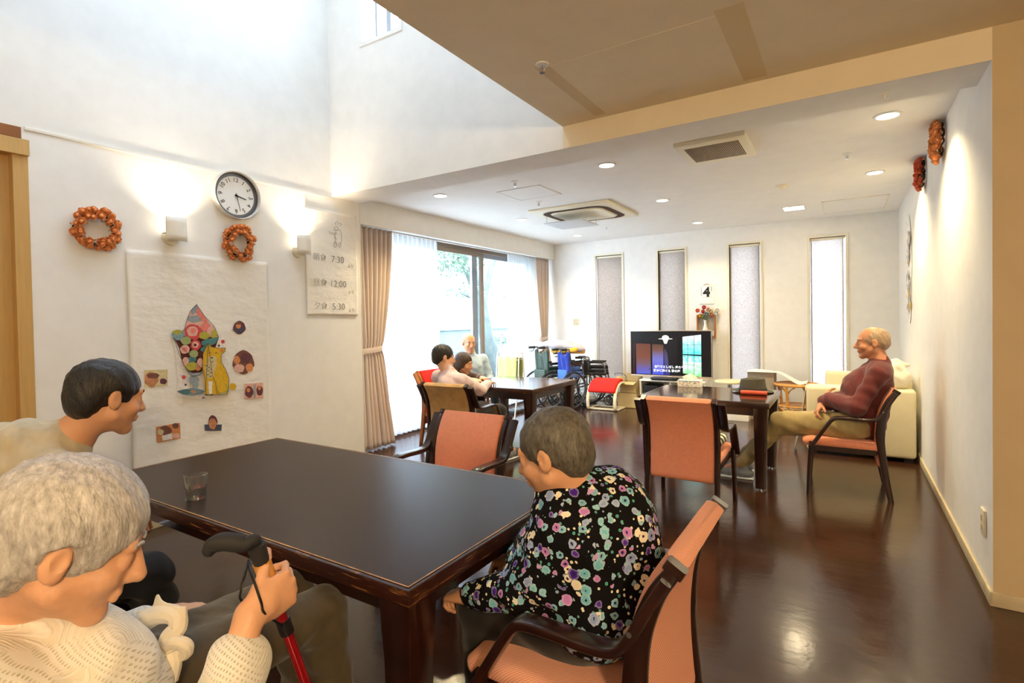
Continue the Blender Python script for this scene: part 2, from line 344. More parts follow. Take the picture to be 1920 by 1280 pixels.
class MB:
    def __init__(s): s.bm = bmesh.new()
    def _m(s, verts, mtx):
        for v in verts: v.co = mtx @ v.co
    def box(s, lo, hi, bev=0, mtx=None, mi=0):
        lo, hi = Vector(lo), Vector(hi); c = (lo+hi)/2; d = hi-lo
        r = bmesh.ops.create_cube(s.bm, size=1); vs = r['verts']
        for v in vs: v.co = Vector((v.co.x*d.x, v.co.y*d.y, v.co.z*d.z))+c
        fs = set(f for v in vs for f in v.link_faces)
        if bev:
            es = list(set(e for v in vs for e in v.link_edges))
            r = bmesh.ops.bevel(s.bm, geom=es, offset=bev, segments=3, affect='EDGES', profile=.5)
            vs = list(set(list(r['verts']) + [v for v in vs if v.is_valid])); fs = set(f for v in vs for f in v.link_faces)
        for f in fs: f.material_index = mi
        if mtx is not None: s._m(set(v for f in fs for v in f.verts), mtx)
        return s
    def cyl(s, a, b, r0, r1=None, n=20, mi=0, caps=True):
        a, b = Vector(a), Vector(b); r1 = r0 if r1 is None else r1; d = b-a; L = d.length
        q = d.to_track_quat('Z', 'Y').to_matrix().to_4x4(); m = Matrix.Translation(a) @ q
        A = [s.bm.verts.new(m @ Vector((r0*math.cos(2*PI*i/n), r0*math.sin(2*PI*i/n), 0))) for i in range(n)]
        B = [s.bm.verts.new(m @ Vector((r1*math.cos(2*PI*i/n), r1*math.sin(2*PI*i/n), L))) for i in range(n)]
        for i in range(n):
            f = s.bm.faces.new((A[i], A[(i+1) % n], B[(i+1) % n], B[i])); f.smooth = True; f.material_index = mi
        if caps:
            f = s.bm.faces.new(A[::-1]); f.material_index = mi; f = s.bm.faces.new(B); f.material_index = mi
        return s
    def tube(s, pts, r, n=10, closed=False, mi=0, rf=None):
        pts = [Vector(p) for p in pts]; N = len(pts); rings = []
        up = None
        for i, p in enumerate(pts):
            if closed: t = pts[(i+1) % N]-pts[i-1]
            else: t = pts[min(i+1, N-1)]-pts[max(i-1, 0)]
            t.normalize()
            if up is None: up = Vector((0, 0, 1)) if abs(t.z) < .9 else Vector((1, 0, 0))
            a = t.cross(up); a.normalize(); b = a.cross(t); b.normalize(); up = b
            rr = r if rf is None else rf(i/(N-1))
            rings.append([s.bm.verts.new(p+(a*math.cos(2*PI*k/n)+b*math.sin(2*PI*k/n))*rr) for k in range(n)])
        for i in range(N if closed else N-1):
            A, B = rings[i], rings[(i+1) % N]
            for k in range(n):
                f = s.bm.faces.new((A[k], A[(k+1) % n], B[(k+1) % n], B[k])); f.smooth = True; f.material_index = mi
        if not closed:
            f = s.bm.faces.new(rings[0][::-1]); f.material_index = mi; f = s.bm.faces.new(rings[-1]); f.material_index = mi
        return s
    def lathe(s, prof, c=(0, 0, 0), n=32, mi=0, mtx=None, sq=0):
        c = Vector(c); rings = []; new = []
        for r, z in prof:
            if r < 1e-5: v = s.bm.verts.new(c+Vector((0, 0, z))); rings.append([v]); new.append(v)
            else:
                ring = [s.bm.verts.new(c+Vector((r*math.cos(2*PI*k/n), r*math.sin(2*PI*k/n), z))) for k in range(n)]; rings.append(ring); new += ring
        for A, B in zip(rings, rings[1:]):
            for k in range(n):
                q = [A[k % len(A)], A[(k+1) % len(A)], B[(k+1) % len(B)], B[k % len(B)]]
                u = []
                for v in q:
                    if v not in u: u.append(v)
                if len(u) > 2:
                    f = s.bm.faces.new(u); f.smooth = True; f.material_index = mi
        if mtx is not None: s._m(new, mtx)
        return s
    def sweep(s, path, side, sec, mi=0, scale=None, smooth=True):
        """sec: list of (u along side, n along normal); path: points; side: constant vector"""
        path = [Vector(p) for p in path]; side = Vector(side).normalized(); N = len(path); rings = []
        for i, p in enumerate(path):
            t = (path[min(i+1, N-1)]-path[max(i-1, 0)]).normalized(); nn = t.cross(side).normalized()
            ku, kn = (1, 1) if scale is None else scale(i/(N-1))
            rings.append([s.bm.verts.new(p+side*u*ku+nn*w*kn) for u, w in sec])
        m = len(sec)
        for A, B in zip(rings, rings[1:]):
            for k in range(m):
                f = s.bm.faces.new((A[k], A[(k+1) % m], B[(k+1) % m], B[k])); f.smooth = smooth; f.material_index = mi
        f = s.bm.faces.new(rings[0][::-1]); f.material_index = mi; f = s.bm.faces.new(rings[-1]); f.material_index = mi
        return s
    def ball(s, c, r, n=12, mi=0, sc=(1, 1, 1), mtx=None):
        r_ = bmesh.ops.create_uvsphere(s.bm, u_segments=n, v_segments=max(6, n*2//3), radius=r)
        for v in r_['verts']:
            v.co = Vector((v.co.x*sc[0], v.co.y*sc[1], v.co.z*sc[2]))
            if mtx is not None: v.co = mtx @ v.co
            v.co += Vector(c)
            for f in v.link_faces: f.smooth = True; f.material_index = mi
        return s
    def poly(s, pts, mi=0):
        f = s.bm.faces.new([s.bm.verts.new(Vector(p)) for p in pts]); f.material_index = mi; return s
    def prism(s, pts, off, mi=0):
        off = Vector(off); A = [s.bm.verts.new(Vector(p)) for p in pts]; B = [s.bm.verts.new(Vector(p)+off) for p in pts]; n = len(A)
        s.bm.faces.new(A[::-1]).material_index = mi; s.bm.faces.new(B).material_index = mi
        for i in range(n): s.bm.faces.new((A[i], A[(i+1) % n], B[(i+1) % n], B[i])).material_index = mi
        return s
    def grid(s, fn, nu, nv, mi=0, thick=0):
        V = [[s.bm.verts.new(Vector(fn(i/nu, j/nv))) for j in range(nv+1)] for i in range(nu+1)]
        for i in range(nu):
            for j in range(nv):
                f = s.bm.faces.new((V[i][j], V[i+1][j], V[i+1][j+1], V[i][j+1])); f.smooth = True; f.material_index = mi
        return s
    def mesh(s, name, recalc=True):
        if recalc: bmesh.ops.recalc_face_normals(s.bm, faces=s.bm.faces)
        me = bpy.data.meshes.new(name); s.bm.to_mesh(me); s.bm.free(); return me
    def build(s, name, m, parent=None, world=False, loc=None, sharp=35, recalc=True, solid=0):
        me = s.mesh(name, recalc)
        try: me.set_sharp_from_angle(angle=math.radians(sharp))
        except Exception: pass
        o = link(name, me, m, parent, world, loc)
        if solid:
            md = o.modifiers.new('solid', 'SOLIDIFY'); md.thickness = solid; md.offset = 0
        return o
def rsec(w, h, r, n=4):
    """rounded rectangle section w x h"""
    out = []
    for cx, cy, a0 in ((w/2-r, h/2-r, 0), (-w/2+r, h/2-r, PI/2), (-w/2+r, -h/2+r, PI), (w/2-r, -h/2+r, 1.5*PI)):
        for i in range(n+1): a = a0+PI/2*i/n; out.append((cx+r*math.cos(a), cy+r*math.sin(a)))
    return out
def smooth_path(pts, n=6):
    pts = [Vector(p) for p in pts]; out = []
    P = [pts[0]*2-pts[1]]+pts+[pts[-1]*2-pts[-2]]
    for i in range(1, len(P)-2):
        for k in range(n):
            t = k/n; a, b, c, d = P[i-1], P[i], P[i+1], P[i+2]
            out.append(.5*((2*b)+(-a+c)*t+(2*a-5*b+4*c-d)*t*t+(-a+3*b-3*c+d)*t**3))
    out.append(pts[-1]); return out
def struct(name, mb, m, parent=None, **k):
    o = mb.build(name, m, parent, **k)
    if parent is None: o['kind'] = 'structure'
    return o
def box(lo, hi, bev=0): return MB().box(lo, hi, bev)
def dup(root, loc=None, rotz=None, label=None, group=None):
    r = root.copy(); C.objects.link(r)
    if loc is not None: r.location = loc
    if rotz is not None: r.rotation_euler = (0, 0, rotz)
    if label: r['label'] = label
    if group: r['group'] = group
    for ch in list(root.children):
        c = ch.copy(); C.objects.link(c); c.parent = r
        for g in list(ch.children):
            d = g.copy(); C.objects.link(d); d.parent = c
    return r
def text_mesh(txt, size, mtx, thick=.0006, name='lettering', weight=0):
    cu = bpy.data.curves.new('t', 'FONT'); cu.body = txt; cu.size = size; cu.extrude = thick; cu.align_x = 'CENTER'; cu.align_y = 'CENTER'; cu.offset = weight
    o = bpy.data.objects.new('t', cu); C.objects.link(o)
    dg = bpy.context.evaluated_depsgraph_get(); me = bpy.data.meshes.new_from_object(o.evaluated_get(dg))
    me.name = name; me.transform(mtx); bpy.data.objects.remove(o); bpy.data.curves.remove(cu); me.materials.clear(); return me

# ------------------------------------------------------------------ smooth solid bodies (distance field -> surface)
def S_cap(a, b, ra, rb=None, k=None): return ('c', Vector(a), Vector(b), ra, ra if rb is None else rb, k, 1)
def S_el(c, r, R=None, k=None, sub=False): return ('e', Vector(c), Vector(r), R, None, k, -1 if sub else 1)
def surface(prims, h, k=.02, fold=None):
    lo = np.array([1e9]*3); hi = -lo; bbs = []
    for p in prims:
        if p[0] == 'c':
            a, b, r = np.array(p[1]), np.array(p[2]), max(p[3], p[4]); l, u = np.minimum(a, b)-r, np.maximum(a, b)+r
        else:
            c, r = np.array(p[1]), max(p[2]); l, u = c-r, c+r
        bbs.append((l, u))
        if p[6] > 0: lo = np.minimum(lo, l); hi = np.maximum(hi, u)
    pad = 3*h+.01; lo = lo-pad; hi = hi+pad; n = np.ceil((hi-lo)/h).astype(int)+1
    F = np.full(n, 1.0, dtype=np.float32)
    for p, (l, u) in zip(prims, bbs):
        kk = k if p[5] is None else p[5]; m = kk+2*h+.012
        i0 = np.maximum(np.floor((l-m-lo)/h).astype(int), 0); i1 = np.minimum(np.ceil((u+m-lo)/h).astype(int)+1, n)
        if (i1 <= i0).any(): continue
        X, Y, Z = np.meshgrid(*[(np.arange(i0[q], i1[q])*h+lo[q]).astype(np.float32) for q in range(3)], indexing='ij', sparse=True)
        if p[0] == 'c':
            a = np.array(p[1]); d = np.array(p[2])-a; dd = max(float(d@d), 1e-9)
            x, y, z = X-a[0], Y-a[1], Z-a[2]; t = np.clip((x*d[0]+y*d[1]+z*d[2])/dd, 0, 1)
            D = np.sqrt((x-t*d[0])**2+(y-t*d[1])**2+(z-t*d[2])**2)-(p[3]+(p[4]-p[3])*t)
        else:
            x, y, z = X-p[1][0], Y-p[1][1], Z-p[1][2]; r = p[2]
            if p[3] is not None:
                R = np.array(p[3]); x, y, z = (R[0, 0]*x+R[1, 0]*y+R[2, 0]*z, R[0, 1]*x+R[1, 1]*y+R[2, 1]*z, R[0, 2]*x+R[1, 2]*y+R[2, 2]*z)
            k0 = np.sqrt((x/r[0])**2+(y/r[1])**2+(z/r[2])**2); k1 = np.sqrt((x/r[0]**2)**2+(y/r[1]**2)**2+(z/r[2]**2)**2)
            D = k0*(k0-1)/np.maximum(k1, 1e-6)
        sl = tuple(slice(i0[q], i1[q]) for q in range(3)); A = F[sl]
        if p[6] > 0:
            if kk > 0: hh = np.clip(.5+.5*(A-D)/kk, 0, 1); F[sl] = A*(1-hh)+D*hh-kk*hh*(1-hh)
            else: F[sl] = np.minimum(A, D)
        else:
            if kk > 0: hh = np.clip(.5-.5*(A+D)/kk, 0, 1); F[sl] = A*(1-hh)-D*hh+kk*hh*(1-hh)
            else: F[sl] = np.maximum(A, -D)
    if fold is not None:
        X, Y, Z = np.meshgrid(*[(np.arange(n[q])*h+lo[q]).astype(np.float32) for q in range(3)], indexing='ij', sparse=True)
        F = F+fold(X, Y, Z).astype(np.float32)
    # surface nets
    s = F < 0; nc = n-1
    cnt = np.zeros(nc, np.float32); P = np.zeros(tuple(nc)+(3,), np.float32)
    offs = [(0, 0, 0), (1, 0, 0), (0, 1, 0), (1, 1, 0), (0, 0, 1), (1, 0, 1), (0, 1, 1), (1, 1, 1)]
    def sub(A, o): return A[o[0]:o[0]+nc[0], o[1]:o[1]+nc[1], o[2]:o[2]+nc[2]]
    anyi = np.zeros(nc, bool); alli = np.ones(nc, bool)
    for o in offs: anyi |= sub(s, o); alli &= sub(s, o)
    act = anyi & ~alli; idx = np.argwhere(act); vid = np.full(nc, -1, np.int32); vid[act] = np.arange(len(idx))
    ac = np.zeros((len(idx), 3)); ct = np.zeros(len(idx))
    g = lambda o: F[idx[:, 0]+o[0], idx[:, 1]+o[1], idx[:, 2]+o[2]]
    G = [g(o) for o in offs]
    for a in range(8):
        for b in range(a+1, 8):
            oa, ob = np.array(offs[a]), np.array(offs[b])
            if abs(oa-ob).sum() != 1: continue
            x = (G[a] < 0) != (G[b] < 0); t = G[a][x]/(G[a][x]-G[b][x])
            ac[x] += oa+(ob-oa)*t[:, None]; ct[x] += 1
    V = (idx+ac/ct[:, None])*h+lo
    Q = []
    for ax in range(3):
        a1, a2 = (ax+1) % 3, (ax+2) % 3
        sl0 = [slice(None)]*3; sl1 = [slice(None)]*3; sl0[ax] = slice(0, -1); sl1[ax] = slice(1, None)
        A, B = s[tuple(sl0)], s[tuple(sl1)]; e = np.argwhere(A != B)
        e = e[(e[:, a1] > 0) & (e[:, a2] > 0) & (e[:, a1] < nc[a1]) & (e[:, a2] < nc[a2])]
        ins = A[e[:, 0], e[:, 1], e[:, 2]]
        def c(d1, d2):
            q = e.copy(); q[:, a1] += d1; q[:, a2] += d2; return vid[q[:, 0], q[:, 1], q[:, 2]]
        q = np.stack([c(-1, -1), c(0, -1), c(0, 0), c(-1, 0)], 1); q[~ins] = q[~ins][:, ::-1]; Q.append(q)
    Q = np.concatenate(Q); Q = Q[(Q >= 0).all(1)]
    return V, Q
def solid(name, prims, m, parent, h=.006, k=.02, fold=None, smooth_it=0):
    V, Q = surface(prims, h, k, fold); me = fast_mesh(name, V, Q)
    return link(name, me, m, parent, world=parent is not None)
# ================================================================== THE ROOM
XL, XR, YB, YF, YF2, ZC, ZS, ZA = -3.718, .537, 7.77, 3.048, 3.355, 2.5, 2.36, 5.4
WT = .16
def wall_boxes(mb, axis, p0, p1, a0, a1, z0, z1, openings):
    """boxes of a wall between planes p0,p1 normal to axis, spanning a0..a1 and z0..z1, minus openings (b0,b1,zz0,zz1)"""
    def bx(u0, u1, w0, w1):
        if u1-u0 < 1e-4 or w1-w0 < 1e-4: return
        if axis == 'x': mb.box((p0, u0, w0), (p1, u1, w1))
        else: mb.box((u0, p0, w0), (u1, p1, w1))
    cur = a0
    for b0, b1, q0, q1 in sorted(openings):
        bx(cur, b0, z0, z1); bx(b0, b1, z0, q0); bx(b0, b1, q1, z1); cur = b1
    bx(cur, a1, z0, z1); return mb
fl = struct('floor', box((-4.5, -4, -.1), (5.1, 7.95, 0)), 'floor_boards')
struct('wall_left', wall_boxes(MB(), 'x', XL-WT, XL, -4, YF2, 0, ZA, [(-.8, 1.03, 0, 2.27)]), 'wallpaper')
struct('wall_left_return', box((-4.5, YF2-.12, 0), (XL-WT, YF2, ZC)), 'wallpaper')
struct('wall_window_side', wall_boxes(MB(), 'x', -4.5, -4.36, YF2, 7.95, 0, ZC, [(3.66, 7.56, .06, 2.30)]), 'wallpaper')
SL = [(-3.312, -2.886), (-2.330, -1.944), (-1.349, -.961), (-.384, .002)]
struct('wall_back', wall_boxes(MB(), 'y', YB, YB+WT, -4.36, XR+.16, 0, ZC, [(a, b, .04, 2.257) for a, b in SL]), 'wallpaper')
struct('wall_right', box((XR, YF, 0), (XR+.16, YB, ZC)), 'wallpaper')
struct('wall_front_right', box((XR+.16, YF, 0), (5.1, YF+.14, ZC)).box((XR+.001, YF-.0015, 0), (5.1, YF, ZC)), 'deep_shade_paper')
struct('wall_behind_camera', box((-3.9, -4.1, 0), (5.1, -4, ZA)), 'wallpaper')
struct('wall_far_right', box((5, -4, 0), (5.1, YF, ZC)), 'wallpaper')
struct('wall_atrium_front', wall_boxes(MB(), 'y', YF, YF+.26, XL, -1.4, ZC+.1, ZA, [(-3.30, -2.9+.005, 3.545, 4.9), (-2.5, -1.9, 3.545, 4.9)]), 'wallpaper')
struct('wall_atrium_right', box((-1.512, -4, ZC+.1), (-1.4, YF, ZA)), 'wallpaper')
SKY = (-2.9, -2.2, .8, 2.2)
struct('ceiling_atrium', MB().box((-3.9, -4, ZA), (SKY[0], YF+.3, ZA+.1)).box((SKY[1], -4, ZA), (-1.4, YF+.3, ZA+.1)).box((SKY[0], -4, ZA), (SKY[1], SKY[2], ZA+.1)).box((SKY[0], SKY[3], ZA), (SKY[1], YF+.3, ZA+.1)), 'ceiling_paper')
w = thing('window_8', 'added unseen roof window over the void', 'window', (-2.6, 1.3, ZA)); w['kind'] = 'structure'  # unseen opening, added to light the upper walls
MB().box((SKY[0], SKY[2], ZA+.08), (SKY[1], SKY[3], ZA+.085)).build('window_glass', 'pane_glass', w, True)
struct('ceiling_front', box((-1.512, -4, ZC), (5.1, YF, ZC+.1)), 'warm_shade_paper')
struct('ceiling_beam', box((XL, YF, ZS), (-1.512, YF2, ZC+.1)), 'wallpaper')
struct('ceiling_beam', MB().box((-1.512, YF, ZS), (XR, YF2, ZC+.1)), 'wallpaper')
struct('beam_face_shade', box((-1.510, YF-.0015, ZS), (XR+.001, YF, ZC)), 'warm_shade_paper')  # thin skin on the beam, tinted to carry its warm shade
struct('ceiling_back', box((-4.5, YF2, ZC), (XR+.16, 7.95, ZC+.1)), 'ceiling_paper')
struct('trim_curtain_box', box((-4.06, YF2, 2.252), (-4.034, YB, ZC)), 'wallpaper')
struct('trim_wall_rail', box((XL, 1.04, 2.342), (XL+.007, YF, 2.360), .002), 'white_paint')
struct('trim_corner_bead', box((XL-.004, YF2-.002, 0), (XL+.004, YF2+.006, ZS), .002), 'cream_paint')
struct('baseboard_left', box((XL, 1.06, 0), (XL+.012, YF2, .06), .003), 'baseboard')
struct('baseboard_back', MB().box((-4.36, YB-.012, 0), (SL[0][0]-.03, YB, .06)).box((SL[0][1]+.03, YB-.012, 0), (SL[1][0]-.03, YB, .06)).box((SL[1][1]+.03, YB-.012, 0), (SL[2][0]-.03, YB, .06)).box((SL[2][1]+.03, YB-.012, 0), (SL[3][0]-.03, YB, .06)).box((SL[3][1]+.03, YB-.012, 0), (XR, YB, .06)), 'baseboard')
struct('baseboard_right', box((XR-.012, YF-.012, 0), (XR, YB, .062), .003), 'baseboard')
struct('baseboard_front', box((XR-.012, YF-.012, 0), (5, YF, .062), .003), 'baseboard')
# sliding door at the left edge of the picture
d = thing('door_1', 'pale wooden sliding door with tan frame at the left edge of wall', 'door', (XL, .1, 0)); d['kind'] = 'structure'
link('door_panel', MB().box((XL-.09, -.8, .01), (XL-.05, .985, 2.2)).mesh('dp'), 'door_wood', d, True)
link('door_frame', MB().box((XL-.1, .985, 0), (XL+.01, 1.05, 2.21), .003).box((XL-.1, -.8, 2.2), (XL+.03, 1.052, 2.285), .003).mesh('df'), 'door_wood', d, True)
link('door_track', MB().box((XL-.1, -.8, 2.285), (XL+.03, 1.02, 2.345), .002).mesh('dt'), 'door_brown', d, True)
# slit windows and their blinds
for i, (a, b) in enumerate(SL):
    w = thing('window_%d' % (i+1), 'tall narrow slit window', 'window', ((a+b)/2, YB, 0)); w['kind'] = 'structure'
    f = MB()
    for lo, hi in (((a-.028, YB-.014, .012), (a, YB+.13, 2.285)), ((b, YB-.014, .012), (b+.028, YB+.13, 2.285)), ((a, YB-.014, 2.257), (b, YB+.13, 2.285)), ((a, YB-.014, .012), (b, YB+.13, .04))): f.box(lo, hi)
    f.build('window_frame', 'cream_paint', w, True)
    link('window_glass', MB().box((a, YB+.11, .04), (b, YB+.116, 2.257)).mesh('g'), 'frosted_pane', w, True)
    bl = thing('roman_blind', ['pale blind in leftmost slit window, behind the red footstool', 'pale blind in the slit window half hidden by the television', 'pale blind in slit window between calendar and brightest window', 'brightest pale blind, in slit window beside the man in maroon'][i], 'blind', ((a+b)/2, YB+.03, 0), 0, 'blinds in the slit windows')
    lx, rx = a+(.012 if i != 3 else .006), b-(.008 if i != 3 else .022)
    sw = [0, .004, -.004, .006][i]
    g = MB().grid(lambda u, v_: (lx+(rx-lx)*u+sw*(1-v_)*1.0, YB+.032+.004*math.sin(v_*60)*(1-v_), .06+(2.225-.06)*v_), 6, 90)
    g.build('blind_cloth', 'blind_fabric', bl, True)
    MB().box((a+.004, YB+.015, 2.222), (b-.004, YB+.05, 2.25), .003).build('blind_headrail', 'cream_plastic', bl, True)
    e = MB()
    for x0, x1 in ((lx-.002, lx+.014), (rx-.014, rx+.002)): e.box((x0+sw*.5, YB+.024, .06), (x1+sw*.5, YB+.030, 2.225))
    e.build('blind_edging', 'pillowcase', bl, True)
# big sliding window
w = thing('window_5', 'wide sliding glass window with bronze frames', 'window', (-4.4, 5.6, 0)); w['kind'] = 'structure'
f = MB()
y0, y1 = 3.66, 7.56
f.box((-4.46, y0, .06), (-4.345, y0+.05, 2.3)).box((-4.46, y1-.05, .06), (-4.345, y1, 2.3)).box((-4.46, y0, 2.235), (-4.345, y1, 2.3)).box((-4.46, y0, .03), (-4.30, y1, .075))
f.build('window_frame', 'alu_bronze', w, True)
f = MB(); f.box((-4.40, 6.14, .07), (-4.365, 6.205, 2.235)).box((-4.40, y0+.05, .07), (-4.365, y0+.1, 2.235)).box((-4.40, y0+.1, .07), (-4.365, 6.14, .13)).box((-4.40, y0+.1, 2.18), (-4.365, 6.14, 2.235))
f.build('sash_frame', 'alu_bronze', w, True)
f = MB(); f.box((-4.44, 5.98, .07), (-4.405, 6.10, 2.235)).box((-4.44, 7.46, .07), (-4.405, 7.51, 2.235)).box((-4.44, 6.1, .07), (-4.405, 7.46, .13)).box((-4.44, 6.1, 2.18), (-4.405, 7.46, 2.235))
f.build('sash_frame', 'alu_grey', w, True)
MB().box((-4.386, y0+.1, .13), (-4.381, 6.14, 2.18)).build('window_glass', 'pane_glass', w, True)
MB().box((-4.424, 6.1, .13), (-4.419, 7.46, 2.18)).build('window_glass', 'pane_glass', w, True)
# high window in the atrium, plus an unseen second one added for daylight
for i, (a, b) in enumerate(((-3.30, -2.895), (-2.5, -1.9))):
    w = thing('window_%d' % (6+i), 'small high window above the beam', 'window', ((a+b)/2, YF, 3.545)); w['kind'] = 'structure'
    f = MB()
    m = a+(b-a)*.36 if i == 0 else (a+b)/2
    for lo, hi in (((a, YF+.15, 3.545), (a+.014, YF+.2, 4.9)), ((b-.014, YF+.15, 3.545), (b, YF+.2, 4.9)), ((a, YF+.15, 3.545), (b, YF+.2, 3.557)), ((a, YF+.15, 4.88), (b, YF+.2, 4.9)), ((m-.025, YF+.15, 3.55), (m+.025, YF+.2, 4.9))): f.box(lo, hi)
    f.build('window_frame', 'alu_grey', w, True)
    MB().box((a, YF+.17, 3.55), (b, YF+.175, 4.89)).build('window_glass', 'pane_glass', w, True)
    MB().box((a-.03, YF-.008, 3.515), (b+.03, YF, 3.545)).box((a-.03, YF-.008, 3.545), (a, YF, 4.93)).box((b, YF-.008, 3.545), (b+.03, YF, 4.93)).build('window_trim', 'wallpaper', w, True)
# outside
struct('ground_outside', box((-12, 1, -.15), (-4.5, 16, -.05)).box((-12, 7.95, -.15), (6, 16, -.05)), 'garden_ground')
zb = 1.17
struct('wall_outside', box((-7.9, 3, zb), (-7.7, 14, 4.2)), 'tiles_white')
struct('wall_outside_base', MB().box((-7.9, 3, -.05), (-7.66, 14, zb-.1)).box((-7.9, 3, zb-.1), (-7.6, 14, zb)), 'concrete')
struct('wall_neighbour', box((-5.5, 9.4, -.05), (-.75, 9.6, 5)), 'tile_wall')
tr = thing('tree', 'pale grey tree with curved trunk outside the sliding window', 'tree', (-6.0, 8.6, -.05))
P = lambda x, y: at_x(x, y, -6.0)
MB().tube(smooth_path([Vector((-6.0, 9.25, -.05)), P(915, 640), P(905, 590), P(893, 540), P(880, 505), P(862, 470), P(840, 430), P(815, 390)]), .12, 12, rf=lambda s: .15-.06*s).build('trunk', 'bark', tr, True)
MB().tube(smooth_path([P(900, 565), P(885, 558), P(866, 551)]), .045, 8, rf=lambda s: .05-.03*s).tube(smooth_path([P(925, 490), P(935, 470), P(948, 455)]), .05, 8).tube(smooth_path([P(905, 575), P(922, 500), P(940, 460)]), .06, 8).build('branch', 'bark', tr, True)
rng = random.Random(3); lf = MB()
for cpx, cpy, sp, cnt in ((845, 480, 26, 260), (860, 500, 20, 160), (838, 460, 22, 120), (893, 487, 9, 60), (875, 545, 14, 60), (925, 560, 8, 20), (930, 640, 12, 70)):
    for _ in range(cnt):
        p = P(cpx+rng.gauss(0, sp*.55), cpy+rng.gauss(0, sp*.4)); p.x += rng.uniform(-.4, .4); s = .05
        a = Vector((rng.uniform(-1, 1), rng.uniform(-1, 1), rng.uniform(-1, 1))).normalized(); b = a.orthogonal().normalized()
        lf.poly([p, p+a*s+b*s*.4, p+a*2*s, p+a*s-b*s*.4])
lf.build('foliage', 'leaf_green', tr, True, recalc=False)

# ================================================================== LIGHT FITTINGS
DL = [(.225, 4.022), (-1.60, 4.0), (-3.32, 4.02), (-1.605, 5.53), (-3.32, 5.54), (-3.30, 7.09), (-1.61, 7.11), (.22, 5.567)]
DLL = ['ceiling downlight nearest the right wall, large and close to the beam', 'ceiling downlight in front of the square vent, middle column', 'ceiling downlight nearest the beam, above the near curtain', 'ceiling downlight just right of the air conditioner', 'ceiling downlight left of the air conditioner, by the curtain box', 'ceiling downlight in the far corner over the wheelchairs', 'ceiling downlight over the television near the back wall', 'ceiling downlight by the farther of the two red-orange wreaths']
def spot(name, loc, energy, ang, blend, color, parent, rot=(0, 0, 0), r=.04):
    l = bpy.data.lights.new(name, 'SPOT'); l.energy = energy; l.spot_size = math.radians(ang); l.spot_blend = blend; l.color = color; l.shadow_soft_size = r
    o = bpy.data.objects.new(name, l); C.objects.link(o); o.parent = parent; o.location = loc; o.rotation_euler = rot; return o
WARM = (1, .79, .44)
def downlight(x, y, label, z=ZC, energy=38):
    t = thing('ceiling_downlight', label, 'downlight', (x, y, z), 0, 'round ceiling downlights')
    MB().lathe([(.075, 0), (.075, -.006), (.060, -.008), (.056, -.002), (.054, -.0005)]).build('trim_ring', 'white_plastic', t)
    MB().lathe([(0, -.0015), (.055, -.0015), (.055, -.0035), (0, -.0035)]).build('lamp_lens', 'lamp_glow', t)
    spot('bulb_light', (0, 0, -.012), energy, 128, .7, WARM, t, r=.045)
    return t
for (x, y), lb in zip(DL, DLL): downlight(x, y, lb, energy=20 if y > 7 else 38)
def globe(x, y, z, label, energy):  # unseen lamps, added to warm the near area from behind
    t = thing('added_fill_lamp', label, 'lamp', (x, y, z), 0, 'added unseen lamps behind the camera')
    MB().cyl((0, 0, .12), (0, 0, ZC-z), .004, n=8).lathe([(.05, ZC-z), (.05, ZC-z-.03), (0, ZC-z-.03)]).build('cord', 'white_plastic', t)
    MB().lathe([(.03, .12), (.05, .10), (.02, .098)], n=24).build('socket', 'white_plastic', t)
    MB().ball((0, 0, .15), .03, 16).build('glowing_globe', 'lamp_glow', t, loc=(0, 0, -.12))
    l = bpy.data.lights.new('bulb_light', 'POINT'); l.energy = energy; l.color = (1, .74, .44); l.shadow_soft_size = .12
    o = bpy.data.objects.new('bulb_light', l); C.objects.link(o); o.parent = t
globe(1.3, -.9, 2.0, 'added unseen lamp behind the camera, right of it', 54)
globe(-.9, -1.7, 2.0, 'added unseen lamp behind the camera, left of it', 10)
sq = thing('square_ceiling_light', 'square flush ceiling light glowing near the back wall', 'ceiling light', (-.49, 6.82, ZC))
MB().box((-.115, -.115, -.010), (.115, .115, 0), .004).build('lamp_frame', 'white_plastic', sq)
MB().box((-.1, -.1, -.012), (.1, .1, -.0105)).build('lamp_lens', 'lamp_glow', sq)
l = bpy.data.lights.new('bulb_light', 'AREA'); l.size = .18; l.energy = 1.5; l.color = WARM; o = bpy.data.objects.new('bulb_light', l); C.objects.link(o); o.parent = sq; o.location = (0, 0, -.016)
# wall sconces: curved white shade open at the top, round back plate
def sconce(y, z, label):
    t = thing('wall_sconce', label, 'wall lamp', (XL, y, z), 0, 'white uplight sconces')
    MB().cyl((0, 0, -.045), (.02, 0, -.045), .052, .048, 28).cyl((.02, 0, -.03), (.06, 0, -.02), .02, .02, 12).build('back_plate', 'cream_paint', t)
    n = 14; pts = [(.062+.05*math.cos(a), .062*math.sin(a)/math.sin(1.15)) for a in [(-1.15+2.3*i/n) for i in range(n+1)]]
    g = MB().grid(lambda u, v: (pts[int(round(u*n))][0], pts[int(round(u*n))][1]*1.02, -.075+.15*v), n, 4)
    g.build('lamp_shade', 'white_paint', t, solid=.003)
    MB().prism([(x, yy, 0) for x, yy in pts]+[(.03, pts[-1][1], 0), (.03, pts[0][1], 0)], (0, 0, .004)).build('shade_floor', 'white_paint', t, loc=(0, 0, -.03))
    MB().ball((.06, 0, .0), .018, 12, sc=(1, 1, 1.3)).build('light_bulb', 'lamp_glow', t)
    spot('bulb_light', (.062, 0, .03), 8, 128, .9, (1, .82, .60), t, (PI, 0.12, 0), .02)
    return t
sconce(1.753, 1.900, 'white wall sconce between the two orange wreaths')
sconce(2.702, 1.905, 'white wall sconce beside the meal times sheet')

